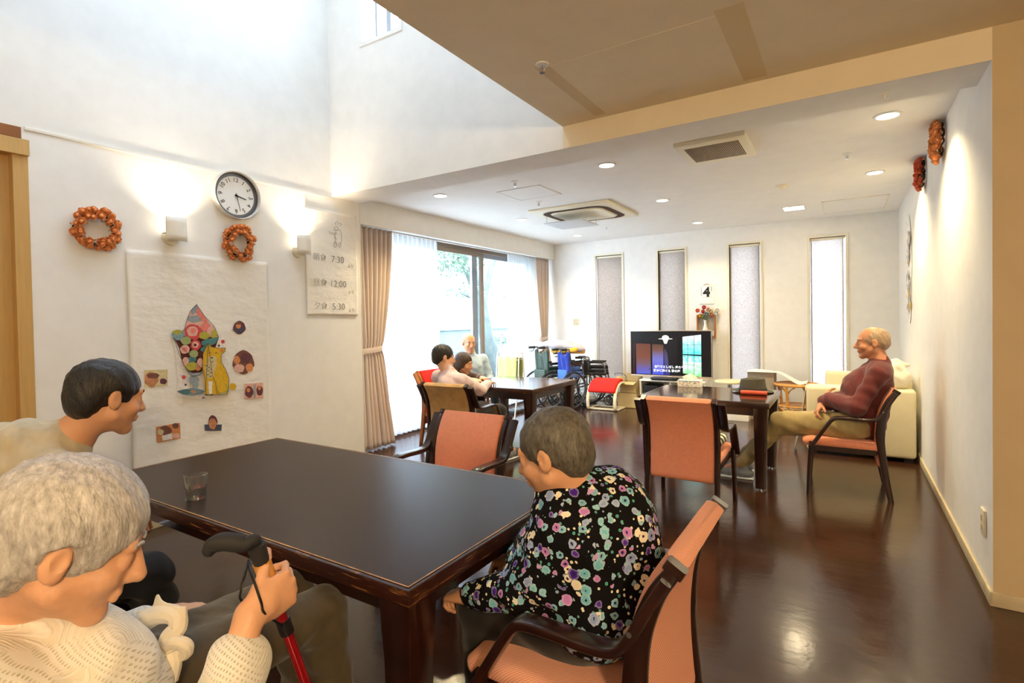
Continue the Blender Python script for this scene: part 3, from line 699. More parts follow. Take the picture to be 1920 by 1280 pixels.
# ================================================================== CEILING FITTINGS
ac = thing('ceiling_air_conditioner', 'cream square ceiling air conditioner with lowered grille panel', 'air conditioner', (-2.52, 5.60, ZC))
m = MB(); m.box((-.475, -.475, -.032), (.475, .475, 0), .012); m.build('cassette_panel', 'cream_plastic', ac)
pts = []
def rrect(a, b, r, z, n=6):
    return [(sx*(a-r)+r*math.cos(t0+PI/2*i/n), sy*(b-r)+r*math.sin(t0+PI/2*i/n), z) for sx, sy, t0 in ((1, 1, 0), (-1, 1, PI/2), (-1, -1, PI), (1, -1, 1.5*PI)) for i in range(n+1)]
o_, i_ = rrect(.39, .39, .17, -.0335), rrect(.315, .315, .12, -.0335)
m = MB()
for k in range(len(o_)): q = (k+1) % len(o_); m.poly([o_[k], o_[q], i_[q], i_[k]])
m.build('air_slot', 'twig', ac, recalc=False)
m = MB(); m.prism([(x, y, 0) for x, y, z in rrect(.30, .30, .11, 0)], (0, 0, -.01)); m.build('centre_cover', 'cream_plastic', ac, loc=(0, 0, -.033))
q_ = [at_z(1025, 404, 2.38), at_z(1106, 394, 2.38), at_z(1113, 419, 2.38), at_z(1031, 428, 2.38)]
x0_, x1_, y0_, y1_ = min(p.x for p in q_), max(p.x for p in q_), min(p.y for p in q_), max(p.y for p in q_)
mat('grille_grey', srgb(214, 216, 218), .5)
gp = MB(); gp.box((-2.92, 5.36, 2.372), (-2.44, 5.84, 2.382), .005); gp.build('lowered_grille', 'grille_grey', ac, True)
print('GRILLE', x0_, x1_, y0_, y1_)
for sx in (-1, 1):
    for sy in (-1, 1): MB().cyl((-2.68+sx*.22, 5.60+sy*.2, 2.378), (-2.68+sx*.22, 5.60+sy*.2, 2.47), .002, n=6).build('suspension_wire', 'grey_metal', ac, True)
vt = thing('ceiling_vent', 'square cream ventilation grille with dark slots beside the beam', 'vent', (-.785, 4.045, ZC))
MB().box((-.235, -.27, -.035), (.235, .27, 0), .012).build('vent_panel', 'cream_plastic', vt)
m = MB()
for i in range(34): x = -.175+.35*i/33; m.box((x-.0028, -.185, -.0365), (x+.0028, .185, -.0345))
m.build('vent_slots', 'twig', vt)
sd = MB().lathe([(0, -.036), (.035, -.034), (.05, -.018), (.054, 0), (0, 0)]).build('smoke_detector', 'cream_plastic', loc=(-.5, 5.6, ZC)); tag(sd, 'round cream smoke detector on the ceiling between vent and hatch', 'smoke detector')
def sprinkler(x, y, label, s=1.0):
    t = thing('ceiling_sprinkler', label, 'sprinkler', (x, y, ZC), 0, 'ceiling sprinklers')
    MB().lathe([(.038*s, 0), (.036*s, -.006), (.014*s, -.008), (0, -.008)], n=20).build('cover_plate', 'white_plastic', t)
    MB().cyl((0, 0, -.045*s), (0, 0, -.008), .006*s, n=8).cyl((0, 0, -.05*s), (0, 0, -.046*s), .016*s, n=12).tube([(-.014*s, 0, -.01), (-.016*s, 0, -.03*s), (0, 0, -.046*s), (.016*s, 0, -.03*s), (.014*s, 0, -.01)], .0025*s, 6).build('sprinkler_head', 'chrome', t)
sprinkler(-1.22, 2.252, 'chrome sprinkler with dark head on the dimly lit ceiling before the beam', .85)
sprinkler(.015, 4.796, 'small sprinkler on ceiling between the two right-hand downlights', .8)
sprinkler(-2.68, 4.82, 'small sprinkler on the ceiling just before the air conditioner', .8)
sprinkler(-2.69, 6.68, 'tiny sprinkler on ceiling behind the air conditioner', .6)
sprinkler(-2.46, 4.0, 'flat round ceiling sprinkler cover nearest the beam, left of middle downlight', .9)
hk = MB().cyl((0, 0, -.006), (0, 0, 0), .014, n=12).tube([(0, 0, -.006), (0, 0, -.03), (.008, 0, -.036), (.012, 0, -.026)], .0025, 6).build('ceiling_hook', 'cream_paint', loc=(.17, 3.2, ZS)); tag(hk, 'small cream hook under the beam near the right wall', 'hook')
def hatch(x0, x1, y0, y1, label, mt='ceiling_paper', border='grey_metal'):
    t = thing('ceiling_hatch', label, 'ceiling hatch', ((x0+x1)/2, (y0+y1)/2, ZC)); w_, h_ = (x1-x0)/2, (y1-y0)/2
    MB().box((-w_+.012, -h_+.012, -.004), (w_-.012, h_-.012, 0)).build('hatch_panel', mt, t)
    f = MB()
    for lo, hi in (((-w_, -h_, -.006), (w_, -h_+.008, 0)), ((-w_, h_-.008, -.006), (w_, h_, 0)), ((-w_, -h_, -.006), (-w_+.008, h_, 0)), ((w_-.008, -h_, -.006), (w_, h_, 0))): f.box(lo, hi)
    f.build('hatch_frame', border, t); return t
hatch(-.215, .39, 6.66, 7.44, 'framed square ceiling hatch beside the square light', border='cream_plastic')
hatch(-2.8, -2.34, 4.22, 4.66, 'faint white ceiling hatch left of the middle downlight', border='white_plastic')
t = MB().box((-1.20, 2.29, ZC-.0015), (-.44, 3.0, ZC)).box((-.44, 2.25, ZC-.001), (-.33, 3.0, ZC), mi=1).box((-1.27, 2.25, ZC-.001), (-1.20, 3.0, ZC), mi=1).build('ceiling_patch', ['warm_shade_paper', mat('patch_tape', srgb(226, 206, 164), .8).name]); tag(t, 'large rectangular taped patch panel on the dimly lit ceiling before the beam', 'ceiling panel')

# ================================================================== THINGS ON THE LEFT WALL
XW = XL
def W(p, off=0): return at_x(p[0], p[1], XW+off)
cl = thing('wall_clock', 'round silver-rimmed wall clock on rail above the smaller wreath', 'clock', (XW, 2.195, 2.208))
rot90 = Matrix(((0, 0, 1, 0), (1, 0, 0, 0), (0, 1, 0, 0), (0, 0, 0, 1)))   # local x->Y, y->Z, z->X
R_ = .168
MB().lathe([(R_-.012, .012), (R_-.004, .045), (R_, .05), (R_+.006, .04), (R_+.004, .0), (R_-.02, 0)], n=64, mtx=rot90).build('clock_rim', 'silver_rim', cl)
MB().lathe([(0, .012), (R_-.008, .012), (R_-.008, .006), (0, .006)], n=64, mtx=rot90).build('clock_face', 'paper', cl)
MB().lathe([(R_-.032, .0135), (R_-.012, .0135), (R_-.011, .030), (R_-.012, .031)], n=64, mtx=rot90).build('inner_ring', 'grey_metal', cl)
for k in range(1, 13):
    a = PI/2-k*PI/6; rr = R_*.66
    mm = rot90 @ Matrix.Translation((rr*math.cos(a), rr*math.sin(a), .0135)) @ Matrix.Rotation(a-PI/2, 4, 'Z')
    link('numeral', text_mesh(str(k), .042, mm), 'ink', cl)
def hand(ang, L, w, z, nm):
    MB().prism([(w*s, y, 0) for s, y in ((-1, -L*.15), (1, -L*.15), (.6, L), (-.6, L))], (0, 0, .002)).build(nm, 'black_ink', cl).data.transform(rot90 @ Matrix.Translation((0, 0, z)) @ Matrix.Rotation(-ang, 4, 'Z'))
hand(math.radians(3.47*30), .075, .005, .018, 'hour_hand'); hand(math.radians(27.8*6), .11, .0025, .022, 'minute_hand')
MB().cyl((.012, 0, 0), (.027, 0, 0), .006, n=12).build('hand_cap', 'black_ink', cl)
# wreaths
def rose_mesh(name):
    m = MB(); m.ball((0, 0, 0), .011, 10)
    for ring, (n, r, h, tilt) in enumerate(((3, .010, .012, .15), (4, .015, .010, .45), (5, .019, .004, .8))):
        for i in range(n):
            a = 2*PI*(i+.5*ring)/n; mt_ = Matrix.Rotation(a, 3, 'X')
            def fn(u, v):
                w_ = (u-.5)*2; y = r*(.55+.6*v**.7)*(1-.12*w_*w_); z = w_*r*1.1*math.sin(PI*min(1, .25+.75*v)*.62); x = -.012+(h+.014)*v*(1-.25*w_*w_)-tilt*.006*v*v
                return mt_ @ Vector((x, y*math.cos(w_*.5), z))
            m.grid(fn, 5, 4)
    return m.mesh(name, recalc=False)
def wreath(loc, rotz, label, R0, matn, rn, asp=1.0, seed=1, rs=.95):
    t = thing('rose_wreath', label, 'wreath', loc, rotz, 'rose wreaths on the walls'); rg = random.Random(seed)
    m = MB()
    for k in range(5):
        ph = rg.uniform(0, 6); m.tube([(.022+.012*math.sin(5*a+ph), (R0+.012*math.sin(7*a+ph*2))*math.cos(a), asp*(R0+.012*math.cos(6*a+ph))*math.sin(a)) for a in [2*PI*i/48 for i in range(48)]], .005, 6, closed=True)
    m.build('twig_ring', 'twig', t)
    m = MB()
    for k in range(110):
        a = rg.uniform(0, 2*PI); r = R0+rg.uniform(-.03, .035); p = Vector((.03+rg.uniform(-.012, .02), r*math.cos(a), asp*r*math.sin(a)))
        d = Vector((rg.uniform(.2, 1), rg.uniform(-1, 1), rg.uniform(-1, 1))).normalized()*.016; e = d.orthogonal().normalized()*.007
        m.poly([p, p+d*.5+e, p+d, p+d*.5-e])
    m.build('dried_leaves', 'dry_leaf', t, recalc=False)
    me = rose_mesh('rose_petals'); me.materials.append(MATS[matn])
    for k in range(rn):
        o = bpy.data.objects.new('rose', me); C.objects.link(o); o.parent = t
        a = 2*PI*k/rn*2+rg.uniform(-.1, .1) if k < rn*2//3 else rg.uniform(0, 2*PI); outer = (k % 3 != 0); r = R0+(rg.uniform(.008, .034) if outer else rg.uniform(-.024, -.004))
        o.location = (.045+(0 if outer else .014)+rg.uniform(-.005, .008), r*math.cos(a), asp*r*math.sin(a))
        tl = .9 if outer else .25
        o.rotation_euler = (rg.uniform(0, 6), -tl*math.sin(a)*.9, tl*math.cos(a)); s = rs*rg.uniform(.8, 1.15); o.scale = (s, s, s)
    return t
wreath((XW, 1.338, 1.850), 0, 'orange rose wreath hanging between the sliding door and first sconce', .092, 'rose', 54, seed=4)
wreath((XW, 2.197, 1.870), 0, 'orange rose wreath hanging directly below the wall clock', .086, 'rose', 50, 1.12, seed=9)
wreath((XR, 4.36, 2.375), PI, 'brightly lit orange wreath high on the right wall, nearer the camera', .092, 'rose', 54, 1.1, seed=11)
wreath((XR, 5.30, 2.375), PI, 'darker red wreath high on the right wall, farther from the camera', .087, 'rose_red', 50, 1.1, seed=15)
# large drawing poster
ps = thing('wall_poster', 'large white paper poster with parfait and dog drawing', 'poster', (XW, 1.965, .38))
def pap(y0, y1, z0, z1, amp, sd):
    rg = np.random.RandomState(sd); ph = rg.rand(6, 3)*6
    def fn(u, v):
        y, z = y0+(y1-y0)*u, z0+(z1-z0)*v; e = 1
        w = sum(math.sin(ph[i, 0]+(3+4*i)*u*math.cos(ph[i, 1])+(4+3*i)*v*math.sin(ph[i, 1])+ph[i, 2]) for i in range(6))/6
        c = max(0, (abs(u-.5)*2)**6)*.004+max(0, (abs(v-.5)*2)**6)*.003
        return (XW+.004+amp*(1+w)*.5+c, y+.003*math.sin(v*5), z+.004*math.sin(u*6))
    return fn
MB().grid(pap(1.50, 2.432, .385, 1.752, .006, 3), 40, 50).build('paper_sheet', 'paper_wrinkled', ps, True, solid=.0008)
XP = .0125
def LP(cx, cy, off=0): return at_x(280+cx/4.265, 540+cy/4.265, XW+XP+off)
cmat = {}
def dm(name, c):
    if name not in MATS: mat(name, srgb(*c), .75, noise=.12, nscale=60)
    return name
def draw(parent, nm, shapes, P, thick=.0006):
    """shapes: list of (material, points or ('o', cx, cy, rx, ry)); later shapes lie on top"""
    m = MB(); mats = []
    for i, (mt_, pts_) in enumerate(shapes):
        if mt_ not in mats: mats.append(mt_)
        if pts_[0] == 'o':
            _, cx, cy, rx, ry = pts_; pts_ = [(cx+rx*math.cos(a)*(1+.07*math.sin(5*a+i)), cy+ry*math.sin(a)*(1+.07*math.cos(4*a+i))) for a in [2*PI*k/20 for k in range(20)]]
        off = .0004*i
        m.prism([P(x, y, off) for x, y in pts_], (thick, 0, 0), mats.index(mt_))
    return m.build(nm, mats, parent, True)
for n_, c_ in dict(d_grey=(150, 160, 164), d_pink=(228, 130, 120), d_ltpink=(226, 178, 160), d_olive=(176, 168, 62), d_blue=(130, 158, 170), d_dkred=(96, 36, 36), d_teal=(76, 130, 132), d_red=(208, 76, 74), d_green=(160, 170, 110), d_yellow=(222, 178, 36), d_white=(238, 234, 226), d_line=(84, 74, 64), d_cream=(214, 198, 150), d_brown=(120, 76, 62), d_orange=(214, 140, 84), d_navy=(70, 72, 92), d_plum=(104, 58, 66)).items(): dm(n_, c_)
def outline(pts, w=3.5):
    out = []
    for (x0, y0), (x1, y1) in zip(pts, pts[1:]+pts[:1]):
        dx, dy = x1-x0, y1-y0; L = math.hypot(dx, dy) or 1; nx, ny = -dy/L*w/2, dx/L*w/2
        out.append(('d_line', [(x0+nx, y0+ny), (x1+nx, y1+ny), (x1-nx, y1-ny), (x0-nx, y0-ny)]))
    return out
glass_pts = [(195, 395), (235, 380), (555, 395), (530, 470), (460, 600), (400, 690), (320, 680), (262, 590), (240, 480)]
sh = [('d_white', [(185, 380), (215, 330), (270, 300), (300, 230), (378, 115), (440, 200), (520, 290), (560, 370), (620, 420), (615, 500), (640, 620), (640, 870), (430, 890), (225, 870), (225, 700), (210, 560)]),
      ('d_ltpink', [(378, 130), (420, 195), (480, 280), (540, 350), (555, 400), (195, 400), (280, 330), (305, 240), (330, 180)]),
      ('d_grey', [(378, 130), (392, 190), (340, 215), (330, 180)]), ('d_grey', [(310, 225), (390, 215), (430, 260), (350, 275), (306, 262)]),
      ('d_pink', [(385, 150), (470, 270), (440, 280), (375, 200)]), ('d_dkred', glass_pts)]
sh += outline([(378, 130), (435, 215), (520, 310), (555, 395), (440, 400), (195, 395), (280, 330), (305, 240), (330, 180)])
sh += [('d_red', ('o', 350, 350, 66, 64)), ('d_ltpink', ('o', 345, 345, 44, 42)), ('d_pink', ('o', 350, 340, 22, 22)), ('d_pink', ('o', 452, 312, 44, 36)), ('d_ltpink', ('o', 495, 345, 34, 40)), ('d_olive', ('o', 440, 380, 44, 30)), ('d_olive', ('o', 520, 370, 24, 40)),
       ('d_blue', ('o', 228, 375, 50, 44)), ('d_olive', ('o', 222, 352, 36, 20)), ('d_green', ('o', 292, 420, 42, 34)), ('d_teal', [(412, 430), (460, 405), (555, 392), (530, 440), (470, 470), (420, 455)]),
       ('d_red', ('o', 370, 455, 42, 42)), ('d_ltpink', ('o', 368, 452, 26, 26)), ('d_dkred', ('o', 366, 455, 12, 12)), ('d_ltpink', ('o', 284, 490, 38, 36)), ('d_pink', ('o', 284, 490, 20, 18)), ('d_teal', ('o', 440, 490, 30, 24)),
       ('d_green', ('o', 356, 525, 38, 30)), ('d_dkred', ('o', 408, 530, 20, 26)), ('d_teal', ('o', 340, 572, 36, 24)), ('d_ltpink', ('o', 290, 590, 26, 40)), ('d_olive', ('o', 340, 625, 50, 34)), ('d_ltpink', ('o', 405, 600, 26, 40)), ('d_orange', ('o', 388, 640, 24, 20)),
       ('d_grey', [(295, 655), (345, 680), (420, 672), (400, 700), (345, 706)]), ('d_grey', ('o', 358, 735, 40, 34)), ('d_grey', [(345, 765), (395, 760), (380, 820), (350, 820)]), ('d_blue', ('o', 335, 828, 106, 26)), ('d_teal', ('o', 300, 830, 50, 16)), ('d_orange', ('o', 350, 828, 24, 9))]
sh += outline([(195, 395), (240, 530), (300, 660), (345, 705), (400, 695), (430, 660)])+outline([(228, 828), (335, 802), (441, 828), (335, 856)], 3)
sh += [('d_red', ('o', 588, 428, 15, 15)), ('d_plum', ('o', 556, 460, 9, 9)), ('d_red', ('o', 275, 712, 16, 16)), ('d_plum', ('o', 290, 772, 9, 9)), ('d_plum', ('o', 432, 876, 11, 6))]
draw(ps, 'parfait_drawing', sh, LP)
dog = [('d_yellow', [(470, 440), (500, 470), (560, 480), (608, 478), (606, 505), (575, 530), (575, 590), (610, 650), (636, 720), (636, 800), (620, 845), (540, 852), (500, 850), (480, 850), (445, 850), (440, 720), (425, 640), (430, 520)]),
       ('d_cream', [(470, 560), (520, 560), (540, 600), (520, 660), (505, 720), (460, 715), (445, 640)]), ('d_white', [(470, 745), (505, 745), (500, 850), (478, 850)]), ('d_orange', ('o', 578, 500, 16, 12)), ('d_green', [(480, 460), (492, 448), (498, 476)]),
       ('d_cream', ('o', 505, 565, 34, 24)), ('d_line', ('o', 500, 556, 9, 7)), ('d_line', ('o', 482, 518, 6, 5)), ('d_line', ('o', 534, 518, 6, 5)), ('d_line', [(486, 580), (500, 588), (520, 580), (500, 594)]), ('d_olive', ('o', 585, 800, 46, 40)), ('d_yellow', ('o', 580, 798, 40, 34)), ('d_cream', ('o', 590, 846, 34, 8)), ('d_line', ('o', 460, 852, 20, 5)), ('d_line', ('o', 497, 852, 18, 5)), ('d_yellow', ('o', 668, 788, 26, 30))]
dog += outline([(470, 440), (500, 470), (560, 480), (608, 478), (606, 505), (575, 530), (575, 590), (610, 650), (636, 720), (636, 800), (620, 845), (540, 850), (530, 760), (505, 700)])+outline([(470, 440), (430, 520), (425, 640), (445, 720), (450, 850)])
for a in range(14): dog.append(('d_line', ('o', 455+8*(a % 5)+a, 620+14*(a//2) % 90, 5, 3)))
draw(ps, 'dog_drawing', dog, lambda x, y, o=0: LP(x, y, o+.022))
def photo(shapes, label):
    o = draw(ps, 'photo', shapes, lambda x, y, o=0: LP(x, y, o)); o['label'] = label
def face(cx, cy, s): return [('face_drawn', ('o', cx, cy, s*.55, s*.7)), ('d_plum', ('o', cx, cy-s*.45, s*.55, s*.35))]
photo([('d_plum', ('o', 720, 315, 50, 52)), ('d_navy', ('o', 722, 335, 34, 28)), ('d_orange', ('o', 712, 300, 20, 24)), ('d_brown', ('o', 712, 280, 24, 12))], 'small round photo')
photo([('d_brown', ('o', 752, 592, 86, 92)), ('d_orange', ('o', 700, 575, 26, 34)), ('d_plum', ('o', 770, 560, 40, 40)), ('d_ltpink', ('o', 720, 640, 40, 34)), ('d_orange', ('o', 800, 635, 30, 34))], 'large round photo')
photo([('d_ltpink', [(758, 765), (910, 755), (912, 880), (760, 885)]), ('d_plum', ('o', 798, 830, 34, 46)), ('d_orange', ('o', 792, 815, 14, 18)), ('d_plum', ('o', 882, 820, 26, 40)), ('d_orange', ('o', 880, 800, 13, 16)), ('d_grey', [(836, 770), (850, 770), (850, 880), (836, 880)])], 'square photo of two people')
photo([('d_navy', [(440, 1090), (580, 1090), (575, 1140), (445, 1140)]), ('d_plum', ('o', 508, 1065, 36, 48)), ('face_drawn', ('o', 506, 1085, 30, 46))], 'cut-out photo of one person')
photo([('d_orange', [(55, 1110), (245, 1075), (250, 1200), (60, 1235)]), ('d_brown', ('o', 130, 1140, 50, 40)), ('d_cream', ('o', 90, 1150, 26, 24)), ('d_brown', ('o', 210, 1100, 26, 22)), ('d_ltpink', ('o', 215, 1180, 34, 20)), ('d_white', [(100, 1180), (180, 1160), (185, 1205), (105, 1220)])], 'rectangular photo of two faces')
photo([('d_cream', [(-40, 655), (145, 650), (147, 775), (-38, 792)]), ('face_drawn', ('o', 15, 730, 55, 60)), ('d_plum', ('o', 112, 745, 28, 24)), ('d_brown', ('o', 30, 700, 50, 22))], 'rectangular photo at left edge')
# meal times sheet
ms = thing('meal_times_sheet', 'white sheet with handwritten meal times beside the curtain', 'poster', (XW, 3.04, 1.34))
MB().grid(pap(2.768, 3.306, 1.345, 2.235, .004, 8), 30, 40).build('paper_sheet', 'paper_wrinkled', ms, True, solid=.0008)
def wtext(t_, y, z, size, m='ink', w=0): link('handwriting', text_mesh(t_, size, Matrix.Translation((XW+.0105, y, z)) @ rot90, .0004, weight=w), m, ms, True)
for k, (a, b, z, zz) in enumerate((('朝食', '7:30', 1.83, 1.78), ('昼食', '12:00', 1.62, 1.55), ('夕食', '5:30', 1.425, 1.39))):
    wtext(a, 2.905, z, .068, 'pencil', -.0012); wtext(b, 3.09, z-.005, .080, 'ink', -.0016)
    wtext('より', 3.23, zz, .035, 'pencil')
MP = lambda cx, cy, off=0: at_x(540+cx/4.925, 360+cy/4.925, XW+.011+off)
def wob(pts, w=3.2):
    m = MB()
    for (x0, y0), (x1, y1) in zip(pts, pts[1:]):
        dx, dy = x1-x0, y1-y0; L = math.hypot(dx, dy) or 1; nx, ny = -dy/L*w/2, dx/L*w/2
        m.prism([MP(x0+nx, y0+ny), MP(x1+nx, y1+ny), MP(x1-nx, y1-ny), MP(x0-nx, y0-ny)], (.0005, 0, 0))
    return m
m = MB()
def arc(cx, cy, rx, ry, a0, a1, n=10): return [(cx+rx*math.cos(a0+(a1-a0)*i/n), cy+ry*math.sin(a0+(a1-a0)*i/n)) for i in range(n+1)]
strokes = [arc(447, 292, 12, 20, 2.6, 7.0), arc(480, 300, 10, 12, 3.5, 8), arc(445, 335, 18, 16, 0, 6.2), arc(470, 420, 26, 75, -1.6, 1.6), arc(455, 420, 22, 70, 1.8, 4.2), [(375, 365), (415, 380), (450, 378)], [(380, 380), (420, 392), (455, 385)], [(425, 400), (450, 440)], arc(437, 485, 14, 26, 0, 6.2), arc(478, 488, 12, 24, 0, 6.2), [(420, 350), (470, 355)]]
for st in strokes:
    for (x0, y0), (x1, y1) in zip(st, st[1:]):
        dx, dy = x1-x0, y1-y0; L = math.hypot(dx, dy) or 1; nx, ny = -dy/L*1.6, dx/L*1.6
        m.prism([MP(x0+nx, y0+ny), MP(x1+nx, y1+ny), MP(x1-nx, y1-ny), MP(x0-nx, y0-ny)], (.0005, 0, 0))
m.build('character_sketch', 'pencil', ms, True)

# ================================================================== THINGS ON THE RIGHT WALL
t = thing('paper_decoration', 'tall narrow pastel paper cut-out on the right wall', 'wall decoration', (XR, 6.5, 1.18))
rg = random.Random(5)
def RW(y, z, o=0): return Vector((XR-.004-o, y, z))
m = MB(); m.prism([RW(6.52, 2.255), RW(6.40, 2.12), RW(6.33, 1.95), RW(6.28, 1.75), RW(6.34, 1.5), RW(6.38, 1.25), RW(6.46, 1.18), RW(6.56, 1.20), RW(6.62, 1.45), RW(6.68, 1.72), RW(6.66, 1.95), RW(6.60, 2.12)], (-.0015, 0, 0)); m.build('paper_cutout', 'paper', t, True)
m = MB(); mats = ['d_ltpink', 'd_cream', 'd_grey', 'd_yellow', 'd_line', 'd_white']
dm('d_lilac', (206, 190, 204)); mats.append('d_lilac'); mats.append('d_lilac')
for k in range(46):
    z = rg.uniform(1.25, 2.1); y = 6.48+rg.uniform(-.13, .13); r = rg.uniform(.015, .045); i = rg.choice([0, 1, 2, 5, 6, 6, 6, 1, 2]) if k % 7 else 3
    m.prism([RW(y+r*math.cos(a), z+r*math.sin(a), .002+.0003*k) for a in [2*PI*j/9 for j in range(9)]], (-.0005, 0, 0), i)
for k in range(30):
    z = rg.uniform(1.2, 2.2); y = 6.48+rg.uniform(-.13, .13); m.prism([RW(y, z, .017), RW(y+.02, z+.03, .017), RW(y+.024, z+.028, .017), RW(y+.004, z-.003, .017)], (-.0004, 0, 0), 4)
m.build('coloured_drawing', mats, t, True)
ot = thing('wall_outlet', 'cream wall outlet low on right wall by the corner', 'outlet', (XR, 3.199, .315))
MB().box((-.012, -.036, -.062), (0, .036, .062), .004).build('cover_plate', 'cream_plastic', ot)
MB().box((-.0145, -.013, .008), (-.011, .013, .036), .001).box((-.0145, -.013, -.036), (-.011, .013, -.008), .001).build('socket', 'baseboard', ot)
# ================================================================== THINGS ON THE BACK WALL
sw = thing('light_switch', 'cream switch plate on back wall left of blinds', 'light switch', (-3.665, YB, 1.233))
MB().box((-.06, -.01, -.062), (.06, 0, .062), .003).build('cover_plate', 'cream_plastic', sw)
MB().box((-.045, -.016, -.048), (.012, -.009, .048), .002).box((.017, -.016, -.048), (.047, -.009, .048), .002).build('switch_rocker', 'baseboard', sw)
rotB = Matrix(((1, 0, 0, 0), (0, 0, -1, 0), (0, 1, 0, 0), (0, 0, 0, 1)))    # x->X, y->Z, z->-Y
ca = thing('wall_calendar', 'white daily calendar showing a large number 4', 'calendar', (-1.648, YB, 1.46))
MB().box((-.098, -.012, 0), (.098, -.001, .245), .002).build('date_pad', 'paper', ca)
MB().box((-.098, -.014, .245), (.098, -.001, .262), .002).build('binding_strip', 'white_plastic', ca)
link('large_numeral', text_mesh('4', .175, Matrix.Translation((.0, -.0125, .160)) @ rotB, .0006, weight=.009), 'black_ink', ca)
m = MB()
for k in range(9): m.box((-.076, -.013, .225-.014*k), (-.066, -.012, .234-.014*k))
for k in range(4): m.box((.06, -.013, .225-.016*k), (.072, -.012, .235-.016*k))
for k in range(12): m.box((-.06+.01*k, -.013, .242), (-.054+.01*k, -.012, .246))
for k in range(10): m.box((-.05+.011*k, -.013, .092), (-.043+.011*k, -.012, .096))
m.build('small_print', 'ink', ca)
MB().tube([(-.045, -.006, .262), (-.02, -.006, .276), (0, -.006, .282), (.02, -.006, .276), (.045, -.006, .262)], .004, 8).build('hanger', 'brown_wood', ca)
fr = thing('wooden_wall_frame', 'orange wooden box frame with grey backing under the calendar', 'frame', (-1.655, YB, .985))
m = MB(); m.box((-.125, -.05, 0), (.125, -.002, .014)).box((-.125, -.05, .31), (.125, -.002, .324)).box((-.125, -.05, .014), (-.108, -.002, .31)).box((.108, -.05, .014), (.125, -.002, .31)); m.build('frame_sides', 'brown_wood', fr)
MB().box((-.108, -.012, .014), (.108, -.003, .31)).build('backing', 'felt', fr); MATS['felt']
MB().box((.03, -.018, .03), (.1, -.013, .1)).build('small_card', 'paper', fr)
MATS['grey_back'] = mat('grey_back', srgb(168, 158, 140), .9)
[o for o in fr.children if o.name.startswith('backing')][0].data.materials[0] = MATS['grey_back']
va = thing('flower_vase', 'white vase of artificial flowers in the wooden frame', 'vase', (-1.665, YB-.033, 1.0))
MB().lathe([(0, 0), (.045, 0), (.052, .03), (.05, .06), (.03, .12), (.018, .17), (.017, .21), (.024, .235), (.021, .235), (.014, .21), (0, .2)], n=28).build('vase_body', 'white_plastic', va)
m = MB(); rg = random.Random(2); fl_ = []
FLW = [((1308, 582), 'rose_red'), ((1320, 576), 'd_red'), ((1318, 584), 'd_red'), ((1327, 580), 'd_ltpink'), ((1333, 584), 'd_cream'), ((1345, 582), 'd_white'), ((1342, 588), 'd_white'), ((1313, 592), 'd_yellow'), ((1325, 589), 'd_blue'), ((1317, 593), 'd_green'), ((1335, 590), 'd_orange')]
for (px, py), mt_ in FLW:
    p = at_y(px, py, YB-.05); fl_.append((p, mt_)); m.tube(smooth_path([Vector((-1.665, YB-.033, 1.2)), Vector((-1.665, YB-.04, 1.25)).lerp(p, .4)+Vector((0, -.005, .01)), p], 4), .0018, 5)
m.build('stems', 'leaf_green', va, True)
rmesh = rose_mesh('bloom_petals')
for p, mt_ in fl_:
    me = rmesh.copy(); me.materials.clear(); me.materials.append(MATS[mt_]); me.transform(Matrix.Translation(p) @ Matrix.Rotation(-PI/2+rg.uniform(-.5, .5), 4, 'Z') @ Matrix.Scale(1.25, 4)); link('bloom', me, None, va, True)
# ================================================================== CURTAINS
def curtain(name, label, cat, mt, top, bot, waist, nf, amp, X0, z1=2.25, tie=None, group=None, seed=1, flare=.0, solid=.003, zb=.02):
    """top/waist/bot: (y0, y1) of the gathered cloth at rail, tie-back and hem"""
    t = thing(name, label, cat, (X0, (bot[0]+bot[1])/2, 0), 0, group); rg = random.Random(seed)
    ph = [rg.uniform(-.4, .4) for _ in range(nf+2)]
    zt = tie if tie else (z1+zb)/2
    def fn(u, v):
        z = zb+(z1-zb)*v
        if waist:
            if z > zt: k = ((z-zt)/(z1-zt)); k = 1-(1-k)**1.6; a0, a1 = [waist[i]+(top[i]-waist[i])*k for i in (0, 1)]
            else: k = ((zt-z)/(zt-zb)); k = k**.75; a0, a1 = [waist[i]+(bot[i]-waist[i])*k for i in (0, 1)]
        else: a0, a1 = [bot[i]+(top[i]-bot[i])*v for i in (0, 1)]
        s = u+.012*math.sin(u*nf*2*PI*.5+ph[0]+v*2)
        am = amp*(.75+.5*math.sin(u*9+ph[1]*5)**2)*(.55 if waist and abs(z-zt) < .04 else 1)*(1+.35*(1-v))
        x = X0+am*math.sin(2*PI*nf*s+1.2*math.sin(v*2.2+ph[2]*3))+.25*am*math.sin(2*PI*nf*2*s+v*3)
        if waist and z < zt: x += flare*((zt-z)/zt)
        return (x, a0+(a1-a0)*s, z)
    MB().grid(fn, nf*14, 44).build('curtain_cloth', mt, t, True, sharp=180, recalc=False, solid=solid)
    if waist:
        ym, w_ = (waist[0]+waist[1])/2, (waist[1]-waist[0])/2
        MB().sweep([(X0+(amp*1.5+.012)*math.cos(a), ym+(w_+.012)*math.sin(a), tie+.012*math.sin(a)) for a in [2*PI*i/40 for i in range(41)]], (0, 0, 1), rsec(.055, .006, .002, 2)).build('tie_back', mt, t, True)
    m = MB()
    for k in range(nf): 
        y = top[0]+(top[1]-top[0])*(k+.5)/nf; m.cyl((X0, y, z1-.01), (X0, y, z1+.012), .004, n=6)
    m.build('curtain_hooks', 'white_plastic', t, True)
    return t
